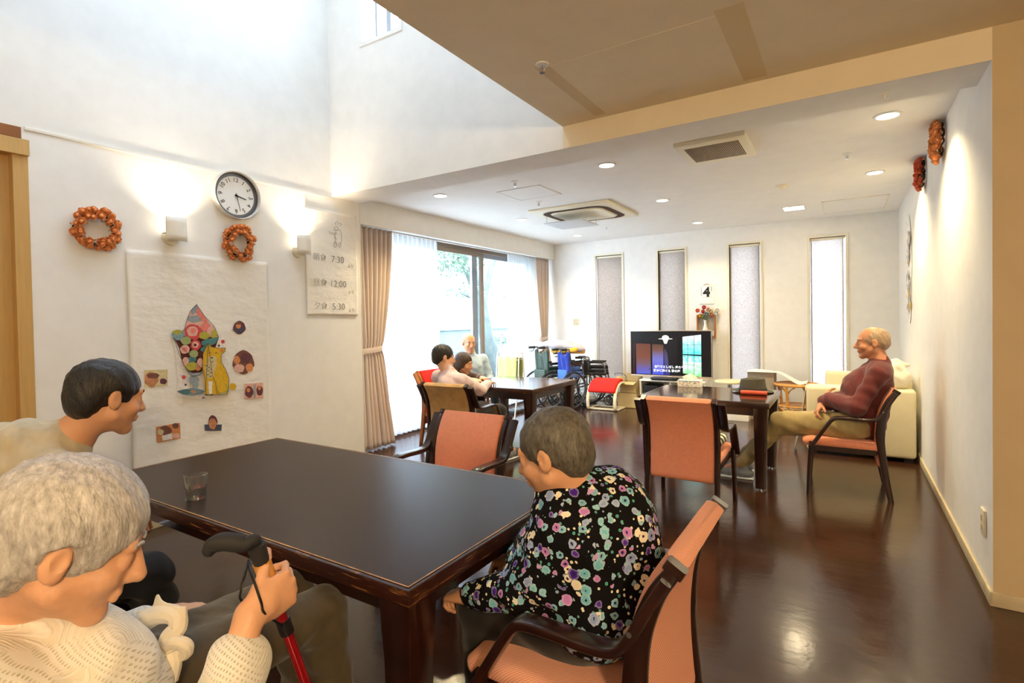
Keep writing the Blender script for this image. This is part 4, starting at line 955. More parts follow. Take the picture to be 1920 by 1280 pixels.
curtain('drape_curtain', 'beige drape tied back at the near end of window, by poster wall', 'curtain', 'curtain_fabric', (3.58, 4.12), (3.54, 4.04), (3.66, 3.96), 8, .030, -4.115, tie=1.0, group='beige drapes of the sliding window', seed=2, flare=.10)
curtain('drape_curtain', 'beige drape tied back at the far end of window, in the corner', 'curtain', 'curtain_fabric', (7.24, 7.70), (7.20, 7.70), (7.36, 7.60), 7, .028, -4.115, tie=.98, group='beige drapes of the sliding window', seed=5, flare=.06)
curtain('sheer_curtain', 'wide white sheer curtain beside the near drape', 'curtain', 'sheer_voile', (4.0, 5.03), (3.98, 5.03), None, 13, .022, -4.215, group='white sheer curtains', seed=7, solid=0, zb=.035)
curtain('sheer_curtain', 'white sheer curtain beside the far drape, behind the towel rack', 'curtain', 'sheer_voile', (6.60, 7.52), (6.56, 7.52), None, 12, .022, -4.215, group='white sheer curtains', seed=8, solid=0, zb=.035)
rl = thing('curtain_rail', 'grey double curtain rail above the sliding window', 'curtain rail', (-4.16, 5.6, 2.27))
MB().box((-4.13, 3.6, 2.258), (-4.10, 7.72, 2.278), .003).box((-4.23, 3.6, 2.238+.02), (-4.20, 7.72, 2.278), .003).build('rail_profile', 'white_plastic', rl, True)
m = MB()
for y in (3.8, 4.8, 5.8, 6.8, 7.6): m.box((-4.25, y, 2.278), (-4.08, y+.02, 2.292))
m.box((-4.36, 3.62, 2.285), (-4.08, 7.72, 2.30)); m.build('rail_bracket', 'grey_metal', rl, True)

# ================================================================== TABLES
def table(label, x0, x1, y0, y1, z, lw, label_mat='worn_edge', group='dark brown dining tables', top='table_laminate'):
    cx, cy = (x0+x1)/2, (y0+y1)/2; hx, hy = (x1-x0)/2, (y1-y0)/2
    t = thing('dining_table', label, 'table', (cx, cy, 0), 0, group)
    MB().box((-hx+.012, -hy+.012, z-.03), (hx-.012, hy-.012, z+.0006)).build('tabletop', top, t)
    m = MB(); th = .042
    for a, b in (((-hx, -hy), (hx, -hy+.012)), ((-hx, hy-.012), (hx, hy)), ((-hx, -hy+.012), (-hx+.012, hy-.012)), ((hx-.012, -hy+.012), (hx, hy-.012))):
        m.box((a[0], a[1], z-th), (b[0], b[1], z), .0025)
    m.build('edge_band', label_mat, t)
    if label_mat == 'worn_edge':
        m = MB(); g = .013
        for a, b in (((-hx+g, -hy+g), (hx-g, -hy+g+.004)), ((-hx+g, hy-g-.004), (hx-g, hy-g)), ((-hx+g, -hy+g+.004), (-hx+g+.004, hy-g-.004)), ((hx-g-.004, -hy+g+.004), (hx-g, hy-g-.004))): m.box((a[0], a[1], z-.002), (b[0], b[1], z+.0012))
        m.build('edge_inlay', 'gold_edge', t)
    m = MB(); q = .05
    for a, b in (((-hx+q, -hy+q), (hx-q, -hy+q+.022)), ((-hx+q, hy-q-.022), (hx-q, hy-q)), ((-hx+q, -hy+q), (-hx+q+.022, hy-q)), ((hx-q-.022, -hy+q), (hx-q, hy-q))):
        m.box((a[0], a[1], z-.105), (b[0], b[1], z-.03))
    m.build('apron', 'dark_wood', t)
    for sx in (-1, 1):
        for sy in (-1, 1):
            ox, oy = sx*(hx-.06), sy*(hy-.06)
            m = MB(); m.sweep([(ox, oy, z-.03), (ox-sx*.004, oy-sy*.004, z-.2), (ox-sx*.006, oy-sy*.006, .014)], (1, 0, 0), rsec(lw, lw, .004, 2), scale=lambda s: (1-.32*s, 1-.32*s))
            lg = m.build('leg', 'dark_wood', t)
            MB().cyl((ox-sx*.006, oy-sy*.006, 0), (ox-sx*.006, oy-sy*.006, .016), lw*.22, n=12).build('glide', 'chrome', lg)
    return t
table('large dark table in front with worn edges and a drinking glass', -2.679, -.868, .907, 1.79, .65, .105)
table('small square table under the hat and tissue box', -1.433, -.468, 4.19, 4.99, .65, .10, 'dark_wood', top='glossy_top')
table('small square table by the window, in front of folded wheelchairs', -3.318, -2.383, 4.12, 5.04, .65, .10, top='glossy_top')

# ================================================================== ARMCHAIRS
POST = [(0, 0), (.03, .18), (.054, .37), (.058, .46), (.045, .58), (.01, .68), (-.035, .752)]
def armchair(label, fabric, loc, rot, wood='dark_wood', group='wooden armchairs with upholstered backs', sc=1.0, fab2=None):
    t = thing('armchair', label, 'chair', (loc[0], loc[1], 0), rot, group)
    y = lambda f: f-.245
    for s in (-1, 1):
        MB().sweep(smooth_path([(s*.222, y(f), z) for f, z in POST], 5), (1, 0, 0), rsec(.028, .046, .005, 2), scale=lambda q: (1, .72+.5*min(q, 1-q)*2)).build('leg', wood, t)
        MB().sweep([(s*.25, y(.487), 0), (s*.247, y(.478), .2), (s*.243, y(.462), .375)], (1, 0, 0), rsec(.028, .038, .005, 2), scale=lambda q: (1, .75+.25*q)).build('leg', wood, t)
        arm = [(-.030, .745), (.012, .675), (.046, .61), (.072, .575), (.105, .560), (.16, .557), (.24, .560), (.31, .558), (.338, .545), (.362, .515), (.40, .455), (.44, .39), (.478, .335)]
        MB().sweep(smooth_path([(s*.262, y(f), z) for f, z in arm], 5), (1, 0, 0), rsec(.05, .024, .006, 3)).build('armrest', wood, t)
        MB().cyl((s*.285, y(.046), .62), (s*.289, y(.046), .62), .006, n=10).build('bolt', 'grey_metal', t)
        MB().sweep([(s*.222, y(-.028), .742), (s*.222, y(-.040), .762)], (1, 0, 0), rsec(.030, .046, .006, 2)).build('post_cap', 'grey_metal' if (fab2 and s > 0) else wood, t)
    # backrest panel
    bp = [(.052, .225), (.060, .30), (.066, .40), (.064, .50), (.050, .60), (.016, .69), (-.022, .748), (-.03, .762)]
    def bs(q): e = min(1, q/.05, (1-q)/.06); return (.985+.015*e, .35+.65*math.sqrt(max(0, e)))
    MB().sweep(smooth_path([(0, y(f-.004), z) for f, z in bp], 7), (1, 0, 0), rsec(.412, .050, .018, 4), scale=bs).build('backrest', fabric, t, sharp=60)
    sp = [(.050, .360), (.10, .362), (.25, .366), (.38, .372), (.46, .374), (.495, .366), (.513, .350)]
    def ss(q): e = min(1, q/.05, (1-q)/.10); return (.97+.03*e, .35+.65*math.sqrt(max(0, e)))
    MB().sweep(smooth_path([(0, y(f), z) for f, z in sp], 7), (1, 0, 0), rsec(.462, .062, .026, 4), scale=ss).build('seat', fabric, t, sharp=60)
    m = MB(); m.box((-.21, y(.07), .318), (.21, y(.095), .35)).box((-.22, y(.44), .31), (.22, y(.465), .345)).box((-.235, y(.08), .31), (-.21, y(.45), .345)).box((.21, y(.08), .31), (.235, y(.45), .345)); m.build('seat_frame', wood, t)
    if sc != 1: t.scale = (sc, sc, sc)
    return t
armchair('terracotta armchair holding the woman in the floral blouse, nearest the camera', 'woven_orange', (-.585, 1.338), PI/2, fab2=True)
armchair('empty terracotta armchair seen from behind at the table with hat', 'terracotta_fabric', (-.908, 3.685), 0)
armchair('terracotta armchair in side view under the man in maroon', 'terracotta_fabric', (.002, 4.60), PI/2+.03)
armchair('empty terracotta armchair facing us across the large front table', 'terracotta_fabric', (-1.765, 2.12), PI)
armchair('tan suede armchair seen from behind at the window table', 'tan_suede', (-2.81, 3.66), .04)
armchair('red fabric chair with light brown wood close to the sheer curtain', 'red_fabric', (-3.50, 4.36), -PI/2, 'brown_wood')
armchair('terracotta armchair under the white-haired woman in the cream sweater', 'terracotta_fabric', (-1.27, .30), 0, sc=1.12)
armchair('terracotta armchair under the man in the grey-beige shirt', 'terracotta_fabric', (-2.22, .47), 0)
sto = thing('wooden_stool', 'low wooden stool under the person in pale blue by the window', 'stool', (-3.80, 5.16, 0))
MB().box((-.15, -.15, .34), (.15, .15, .375), .008).build('seat', 'brown_wood', sto)
for sx in (-1, 1):
    for sy in (-1, 1): MB().cyl((sx*.13, sy*.13, 0), (sx*.115, sy*.115, .345), .016, .02, 12).build('leg', 'brown_wood', sto)
# striped cushion on the empty chair
cu = MB().sweep(smooth_path([(0, -.185, .428), (0, -.1, .43), (0, .1, .434), (0, .235, .432)], 6), (1, 0, 0), rsec(.40, .065, .028, 4), scale=lambda q: (1, .4+.6*math.sqrt(max(0, min(1, q/.08, (1-q)/.08))))).build('seat_cushion', 'striped_fabric', loc=(-.905, 3.70, .0), sharp=60)
tag(cu, 'black and white striped cushion on the empty armchair seat', 'cushion')

# ================================================================== ON THE TABLES
gl = thing('drinking_glass', 'clear drinking glass half full of water on front table', 'glass', (-1.987, 1.0, .6506))
def oval(prof, sx=1.0, sy=.8, rot=.55):
    return Matrix.Rotation(rot, 4, 'Z') @ Matrix.Diagonal((sx, sy, 1, 1))
MB().lathe([(0, 0), (.033, 0), (.035, .004), (.0355, .04), (.0395, .046), (.041, .094), (.0395, .095), (.0378, .048), (.034, .042), (.033, .008), (0, .008)], n=40, mtx=oval(0)).build('tumbler', 'clear_glass', gl)
MB().lathe([(0, .0085), (.0325, .0085), (.0335, .040), (.0370, .048), (.0373, .050), (0, .050)], n=40, mtx=oval(0)).build('water', 'water', gl)
tb = thing('tissue_box', 'patterned tissue box with sheet pulled out, left of the hat', 'tissue box', (-1.20, 4.93, .6506), .05)
MB().box((-.10, -.055, 0), (.10, .055, .06), .003).build('box_body', 'paper', tb)
m = MB(); rg = random.Random(4); mats = ['d_blue', 'd_ltpink', 'd_cream']
for k in range(26): x = rg.uniform(-.09, .09); z = rg.uniform(.008, .05); m.box((x-.006, -.0562, z-.004), (x+.006, -.0552, z+.004), mi=rg.randrange(3))
m.box((-.095, -.0562, .052), (.095, -.0552, .058), mi=0); m.build('printed_pattern', mats, tb)
MB().grid(lambda u, v: ((u-.5)*(.11+.03*v), .012*math.sin(u*9+v*3), .06+.05*v*(1-.5*(2*u-1)**2)), 12, 6).build('tissue', 'paper', tb, solid=.001)
# hat
ht = thing('fedora_hat', 'dark grey felt hat with black band on the table', 'hat', (-.655, 4.78, .6506), .12)
def hat_crown(u, v):
    a = 2*PI*u
    if v < .72: k = v/.72; r = 1-.14*k**1.5; z = .105*k
    else: k = (v-.72)/.28; r = .86*(1-k); z = .105+.010*math.sin(k*PI)-.028*k*math.exp(-(math.sin(a)*r/.45)**2)
    x, y = .105*r*math.cos(a), .088*r*math.sin(a)
    pinch = .020*math.exp(-((x+.09)/.05)**2)*(v**2); y *= 1-pinch*12*v*.6
    z += .012*(v > .5)*(x/.1)*(v-.5)*2
    return (x, y, z+.006)
MB().grid(hat_crown, 48, 18).build('hat_crown', 'felt', ht, recalc=False, sharp=180)
def hat_brim(u, v):
    a = 2*PI*u; r = v; x, y = (.103+.055*r)*math.cos(a), (.086+.050*r)*math.sin(a)
    return (x, y, .007+.010*r*r*abs(math.sin(a))-.004*r*math.cos(a))
MB().grid(hat_brim, 48, 5).build('hat_brim', 'felt', ht, solid=.003, sharp=180)
MB().grid(lambda u, v: tuple(c*(1.02 if i < 2 else 1) for i, c in enumerate((.1055*(1-.01*v)*math.cos(2*PI*u), .0885*(1-.01*v)*math.sin(2*PI*u), .008+.028*v))), 48, 2).build('hat_band', 'hat_band', ht, solid=.002, sharp=180)
rc = MB().sweep([(-.095, 0, .017), (-.09, 0, .017), (.09, 0, .017), (.095, 0, .017)], (0, 1, 0), rsec(.065, .03, .014, 4)).build('glasses_case', 'red_case', loc=(-.625, 4.61, .6506)); rc.rotation_euler = (0, 0, .05)
tag(rc, 'slim red-orange glasses case lying in front of the hat', 'case')

# ================================================================== SOFA AND ITS BAG
sf = thing('sofa', 'cream leather sofa against the right wall behind the man', 'sofa', (.1, 6.25, 0))
LEA = 'cream_leather'
MB().box((-.315, 5.60, .035), (.505, 5.84, .625), .03).build('armrest', LEA, sf, True)
MB().box((-.20, 6.92, .035), (.505, 7.14, .64), .03).build('armrest', LEA, sf, True)
MB().box((-.27, 5.84, .035), (.50, 6.92, .26), .02).build('sofa_base', LEA, sf, True)
MB().box((-.30, 5.845, .25), (.30, 6.375, .41), .035).build('seat_cushion', LEA, sf, True)
MB().box((-.30, 6.385, .25), (.30, 6.915, .41), .035).build('seat_cushion', LEA, sf, True)
MB().box((.28, 5.845, .26), (.50, 6.915, .70), .05).build('backrest', LEA, sf, True)
for x in (-.26, .45):
    for y in (5.65, 7.08): MB().box((x-.03, y-.03, 0), (x+.03, y+.03, .04)).build('foot', 'black_plastic', sf, True)
th = MB().grid(lambda u, v: (-.318-.02*math.sin(v*PI)-.10*(1-v)**2, 5.62+.20*u+.01*math.sin(v*8), .02+.60*v), 8, 12).build('draped_cloth', 'linen', solid=.006, sharp=180)
tag(th, 'pale cloth hanging over the front edge of the sofa arm', 'cloth')
bg = solid('bag_cloth', [S_el((.37, 5.74, .71), (.115, .10, .10)), S_el((.36, 5.74, .80), (.08, .07, .06)), S_cap((.30, 5.74, .84), (.37, 5.74, .87), .02, .012), S_cap((.37, 5.74, .87), (.45, 5.74, .83), .014, .018), S_el((.28, 5.76, .68), (.06, .07, .06))], 'canvas', None, .008, .03,
           fold=lambda X, Y, Z: .006*np.sin(60*X+20*Z)*np.sin(35*Z+10*Y)); bg.name = 'cloth_bag'
tag(bg, 'crumpled cream cloth bag resting on the sofa arm by the wall', 'bag')

# ================================================================== AROUND THE TELEVISION
TVY = 7.40
tv = thing('television', 'flat television with silver frame showing a karaoke scene', 'television', (-2.07, TVY, .455))
MB().box((-2.632, TVY, .452), (-1.512, TVY+.045, 1.10), .006).build('back_case', 'black_plastic', tv, True)
m = MB(); bz = .012
for lo, hi in (((-2.632, TVY-.012, 1.088), (-1.512, TVY, 1.102)), ((-2.632, TVY-.014, .448), (-1.512, TVY, .472)), ((-2.632, TVY-.012, .472), (-2.626, TVY, 1.088)), ((-1.518, TVY-.012, .472), (-1.512, TVY, 1.088))): m.box(lo, hi, .002)
m.build('bezel', 'light_alu' if 'light_alu' in MATS else mat('light_alu', srgb(206, 190, 172), .35, metal=.6).name, tv, True)
for n_, c_, s_ in (('s_black', (8, 6, 10), .3), ('s_dark', (26, 22, 26), .3), ('s_redwood', (70, 22, 12), .35), ('s_line', (6, 5, 20), .3), ('s_cream', (250, 226, 206), .6), ('s_white', (255, 255, 255), .4)): emis(n_, srgb(*c_), s_)
def s_grad(name, stops, axis='Z', lo=0, hi=1, noise=0, s=.36):
    t = NT(name); tc = t.new('ShaderNodeTexCoord'); sx = t.new('ShaderNodeSeparateXYZ'); t.link(tc.outputs['Object'], sx.inputs[0])
    mr = t.new('ShaderNodeMapRange'); mr.inputs[1].default_value = lo; mr.inputs[2].default_value = hi; t.link(sx.outputs[axis], mr.inputs[0])
    f = mr.outputs[0]
    if noise:
        n = t.noise(tc.outputs['Object'], 24, 4); f = t.math('ADD', f, t.math('MULTIPLY', t.math('SUBTRACT', n, .5), noise))
    c = t.ramp(f, stops); t.b.inputs['Base Color'].default_value = (0, 0, 0, 1); t.link(c, t.b.inputs['Emission Color']); t.b.inputs['Emission Strength'].default_value = s; MATS[name] = t.m
s_grad('s_panelA', [(0, srgb(80, 90, 200)), (.35, srgb(110, 78, 90)), (.6, srgb(118, 62, 34)), (1, srgb(104, 50, 26))], lo=.03, hi=.45)
s_grad('s_panelB', [(0, srgb(70, 80, 210)), (.5, srgb(110, 110, 190)), (.8, srgb(110, 72, 60)), (1, srgb(90, 52, 34))], lo=.03, hi=.45)
s_grad('s_panelC', [(0, srgb(40, 40, 120)), (.5, srgb(70, 66, 110)), (1, srgb(52, 42, 40))], lo=.03, hi=.45)
s_grad('s_window', [(0, srgb(120, 220, 120)), (.3, srgb(200, 246, 220)), (.5, srgb(60, 190, 190)), (.75, srgb(150, 235, 235)), (1, srgb(236, 255, 255))], lo=.02, hi=.6, noise=.7, s=.5)
sc = bpy.data.objects.new('screen_picture', None)
def SP(cx, cy, k=0): return Vector((-2.626+1.108*(cx-275)/970, TVY-.0015-.0004*k, .472+.616*(1-(cy-140)/520)-0))
m = MB(); mats = ['s_black', 's_dark', 's_redwood', 's_line', 's_cream', 's_white', 's_panelA', 's_panelB', 's_panelC', 's_window']; mi = {n: i for i, n in enumerate(mats)}
def SQ(n, k, pts): m.poly([SP(x, y, k) for x, y in pts], mi[n])
SQ('s_black', 0, [(275, 140), (1245, 140), (1245, 660), (275, 660)])
SQ('s_dark', 1, [(690, 200), (860, 230), (860, 640), (690, 660)]); SQ('s_redwood', 1, [(300, 280), (318, 282), (318, 660), (300, 660)])
SQ('s_panelA', 1, [(340, 285), (524, 290), (524, 650), (340, 650)]); SQ('s_panelB', 1, [(545, 290), (682, 298), (682, 655), (545, 652)]); SQ('s_panelC', 2, [(690, 330), (730, 390), (760, 655), (690, 655)])
SQ('s_window', 1, [(916, 204), (1130, 180), (1130, 660), (1040, 648), (916, 624)])
for a in ([(972, 200), (976, 200), (976, 640), (972, 640)], [(1050, 188), (1055, 188), (1046, 650), (1041, 650)], [(916, 298), (1130, 294), (1130, 298), (916, 302)], [(916, 404), (1130, 408), (1130, 424), (916, 416)], [(916, 515), (1130, 538), (1130, 541), (916, 519)]): SQ('s_line', 2, a)
SQ('s_cream', 2, [(626, 226), (700, 222), (794, 226), (794, 231), (700, 236), (626, 231)]); SQ('s_cream', 3, [(666, 222), (672, 200), (690, 188), (712, 185), (735, 190), (750, 205), (756, 222), (738, 250), (726, 285), (696, 285), (684, 250)]); SQ('s_dark', 4, [(684, 300), (742, 298), (738, 330), (700, 332)])
SQ('s_line', 3, [(500, 592), (510, 583), (520, 592), (510, 602)])
scr = m.build('screen', mats, tv, True, recalc=False)
# text lines of the song
for tx, cx, cy, sz in (('名残りとしばし 走らせて', 768, 560, .040), ('微かに過ぐる 夏の海', 722, 606, .040)):
    p = SP(cx, cy, 6); link('subtitle_lettering', text_mesh(tx, sz, Matrix.Translation(p) @ rotB, .0002, weight=.0012), 's_white', tv, True)
MB().box((-2.10, TVY-.0155, .456), (-2.04, TVY-.0138, .463)).build('maker_badge', 'white_plastic', tv, True)
MB().box((-2.13, TVY+.0, .425), (-2.01, TVY+.03, .46)).box((-2.30, TVY-.12, .4165), (-1.84, TVY+.14, .428), .004).build('tv_foot', 'black_plastic', tv, True)
st = thing('tv_stand', 'white open television stand with discs and player inside', 'tv stand', (-2.03, 7.50, 0))
m = MB(); m.box((-2.47, 7.27, .395), (-1.58, 7.70, .415), .002).box((-2.47, 7.29, .0), (-2.45, 7.70, .395)).box((-1.60, 7.29, 0), (-1.58, 7.70, .395)).box((-2.05, 7.29, .02), (-2.035, 7.70, .395)).box((-2.45, 7.69, .02), (-1.60, 7.70, .395)); m.build('cabinet_body', 'white_paint', st, True)
MB().box((-2.45, 7.30, .02), (-1.60, 7.69, .035)).box((-2.45, 7.30, .20), (-2.05, 7.69, .212)).box((-2.035, 7.30, .24), (-1.6, 7.69, .252)).build('shelf', 'white_paint', st, True)
pl = thing('media_player', 'slim black disc player on the stand under the screen', 'player', (-2.17, 7.31, .428))
MB().box((-2.30, 7.24-.0, .4285), (-1.95, 7.385, .452), .004).build('player_body', 'black_plastic', pl, True); MB().box((-2.28, 7.238, .438), (-2.0, 7.2405, .446)).build('front_panel', 'grey_metal', pl, True)
bx_ = MB().box((-2.43, 7.32, .2125), (-2.22, 7.60, .33), .004).build('black_box', 'black_plastic'); bx_.name = 'video_recorder'; tag(bx_, 'dark grey video recorder in left bay of television stand', 'recorder')
rg = random.Random(8)
for k in range(11):
    x = -2.435+.033*k; o = MB().box((x, 7.33, .0355), (x+.026, 7.50, .0355+rg.uniform(.13, .15)), .001).build('disc_case', rg.choice(['paper', 'white_plastic', 'd_cream', 'grey_back']))
    tag(o, ['leftmost pale disc case in the television stand', 'second pale disc case from the left in the stand', 'third pale disc case from the left in the stand', 'fourth pale disc case from the left in the stand', 'fifth pale disc case from the left in the stand', 'sixth pale disc case from the left in the stand', 'fifth pale disc case from the right in the stand', 'fourth pale disc case from the right in the stand', 'third pale disc case from the right in the stand', 'second pale disc case from the right in the stand', 'rightmost pale disc case in the television stand'][k], 'disc case', 'disc cases in the television stand')
# cardboard boxes left of the stand
def carton(x0, x1, y0, y1, z0, z1, label, flap=False):
    t = thing('cardboard_box', label, 'box', ((x0+x1)/2, (y0+y1)/2, z0), 0, 'cardboard boxes left of the television'); q = .004
    m = MB()
    for lo, hi in (((x0, y0, z0), (x1, y0+q, z1)), ((x0, y1-q, z0), (x1, y1, z1)), ((x0, y0, z0), (x0+q, y1, z1)), ((x1-q, y0, z0), (x1, y1, z1)), ((x0, y0, z0), (x1, y1, z0+q))): m.box(lo, hi)
    if not flap: m.box((x0, y0, z1-q), (x1, y1, z1))
    m.build('box_body', 'cardboard', t, True)
    if flap:
        m = MB(); m.prism([(x0, y0, z1), (x1, y0, z1), (x1-.01, y0-.09, z1-.03), (x0+.01, y0-.09, z1-.03)], (0, 0, .003)); m.prism([(x0, y0, z1), (x0, y1, z1), (x0-.07, y1-.02, z1+.06), (x0-.07, y0+.02, z1+.06)], (0, 0, .003)); m.prism([(x1, y0, z1), (x1, y1, z1), (x1+.02, y1-.02, z1+.06), (x1+.02, y0+.02, z1+.06)], (.003, 0, 0)); m.prism([(x0, y1, z1), (x1, y1, z1), (x1, y1+.02, z1+.10), (x0, y1+.02, z1+.10)], (0, .003, 0)); m.build('flap', 'cardboard', t, True)
carton(-2.79, -2.50, 7.255, 7.56, 0, .215, 'closed lower cardboard box on the floor by the stand')
carton(-2.76, -2.52, 7.29, 7.54, .216, .37, 'open cardboard box on top of the closed one', True)
# cables
tag(MB().tube(smooth_path([Vector((-3.32, 7.72, .04)), Vector((-3.25, 7.4, .22)), Vector((-3.05, 7.2, .17)), Vector((-2.95, 7.3, .22)), Vector((-2.93, 7.6, .3)), Vector((-2.9, 7.74, .32))], 6), .004, 6).build('power_cable', 'black_plastic'), 'thin black cable sagging behind the red footstool', 'cable')
tag(MB().tube(smooth_path([Vector((-3.0, 7.74, .40)), Vector((-2.92, 7.5, .46)), Vector((-2.8, 7.45, .47)), Vector((-2.72, 7.42, .44)), Vector((-2.70, 7.4, .40)), Vector((-2.68, 7.38, .36))], 6), .004, 6).build('power_cable', 'black_plastic'), 'thin black cable arching into the open cardboard box', 'cable')
# red footstool with bent pale frame
fs = thing('footstool', 'red cushioned footstool with bent pale wooden runners', 'footstool', (-2.93, 6.98, 0), .0)
for sx in (-1, 1):
    pth = [(sx*.20, .20, .36), (sx*.20, .10, .375), (sx*.20, -.02, .345), (sx*.20, -.10, .28), (sx*.20, -.145, .18), (sx*.20, -.15, .09), (sx*.20, -.135, .035), (sx*.20, -.09, .0125), (sx*.20, 0, .0125), (sx*.20, .22, .0125)]
    MB().sweep(smooth_path(pth, 6), (1, 0, 0), rsec(.045, .022, .006, 3)).build('runner', 'light_wood', fs)
MB().box((-.18, .17, .002), (.18, .21, .022), .003).build('crossbar', 'light_wood', fs)
MB().box((-.18, -.11, .010), (.18, -.07, .03), .003).build('crossbar', 'light_wood', fs)
MB().sweep(smooth_path([(0, .205, .395), (0, .10, .405), (0, -.02, .375), (0, -.11, .305), (0, -.145, .255)], 8), (1, 0, 0), rsec(.40, .05, .022, 4), scale=lambda q: (.96+.04*min(1, q/.1, (1-q)/.1), .45+.55*math.sqrt(max(0, min(1, q/.08, (1-q)/.1))))).build('seat_pad', 'red_fabric', fs, sharp=60)
fs.location = (-2.88, 7.02, 0)
# white round stool with boxy base, rattan table, sheet
wst = thing('round_stool', 'white round-topped stool standing right of the television', 'stool', (-1.29, 7.38, 0))
MB().lathe([(0, .405), (.15, .405), (.185, .415), (.19, .432), (.17, .447), (0, .452)], n=40).build('stool_top', 'cream_leather', wst)
MB().cyl((0, 0, .02), (0, 0, .41), .03, n=16).build('stool_post', 'chrome', wst); MB().lathe([(0, 0), (.17, 0), (.17, .012), (.05, .022), (0, .022)], n=32).build('stool_base', 'white_plastic', wst)
wb = MB().box((-1.30, 6.93, 0), (-1.0, 7.15, .11), .004).build('white_box', 'white_paint'); wb.name = 'foam_box'; tag(wb, 'low white box on the floor under the small table', 'box')
for lo, hi in (((-1.3, 6.93, 0), (-1.0, 7.15, .11)),): pass
rt = thing('rattan_table', 'round rattan side table with lower shelf beside the sofa', 'side table', (-.50, 7.13, 0)); rt.scale = (1.13, 1.13, 1.07)
MB().lathe([(0, .425), (.20, .425), (.2, .432), (0, .432)], n=36).build('table_surface', 'rattan', rt)
MB().tube([(.205*math.cos(a), .205*math.sin(a), .43) for a in [2*PI*i/40 for i in range(40)]], .014, 8, closed=True).build('top_ring', 'rattan', rt)
MB().tube([(.18*math.cos(a), .18*math.sin(a), .015) for a in [2*PI*i/40 for i in range(40)]], .013, 8, closed=True).build('floor_ring', 'rattan', rt)
MB().lathe([(0, .19), (.165, .19), (.165, .197), (0, .197)], n=36).tube([(.17*math.cos(a), .17*math.sin(a), .194) for a in [2*PI*i/40 for i in range(40)]], .011, 8, closed=True).build('lower_shelf', 'rattan', rt)
for k in range(4):
    a = PI/4+.35+PI/2*k; c_, s_ = math.cos(a), math.sin(a)
    m = MB().tube(smooth_path([(.20*c_, .20*s_, .425), (.175*c_, .175*s_, .3), (.165*c_, .165*s_, .19), (.172*c_, .172*s_, .10), (.18*c_, .18*s_, .015)], 5), .015, 8)
    for z0, sgn in ((.41, -1), (.175, -1)):
        for da in (-.42, .42):
            c2, s2 = math.cos(a+da), math.sin(a+da); m.tube(smooth_path([(.185*c2, .185*s2, z0), (.18*math.cos(a+da*.5), .18*math.sin(a+da*.5), z0-.025), (.17*c_, .17*s_, z0-.085), (.17*c_, .17*s_, z0-.13)], 5), .008, 6)
    m.build('leg', 'rattan', rt)
def sheet_fn(u, v):
    x = -1.05+.66*u; z = .60 if u < .5 else .60-.135*(3*((u-.5)/.42)**2-2*((u-.5)/.42)**3 if u < .92 else 1)
    if u > .9: z += .02*(u-.9)/.1
    return (x, 7.08+.26*v, z+.010*math.sin(u*9)*v-.004)
shp = thing('curved_sheet', 'stiff white sheet curving from box down onto the rattan table', 'sheet', (-.70, 7.2, .45))
MB().grid(sheet_fn, 40, 6).build('sheet_surface', 'paper', shp, True, solid=.006, sharp=180)
hb = MB().box((-1.04, 7.14, 0), (-.74, 7.42, .588), .004).build('grey_carton', 'grey_back'); hb.name = 'grey_box'; tag(hb, 'tall grey-beige box behind the hat, under the white sheet', 'box')

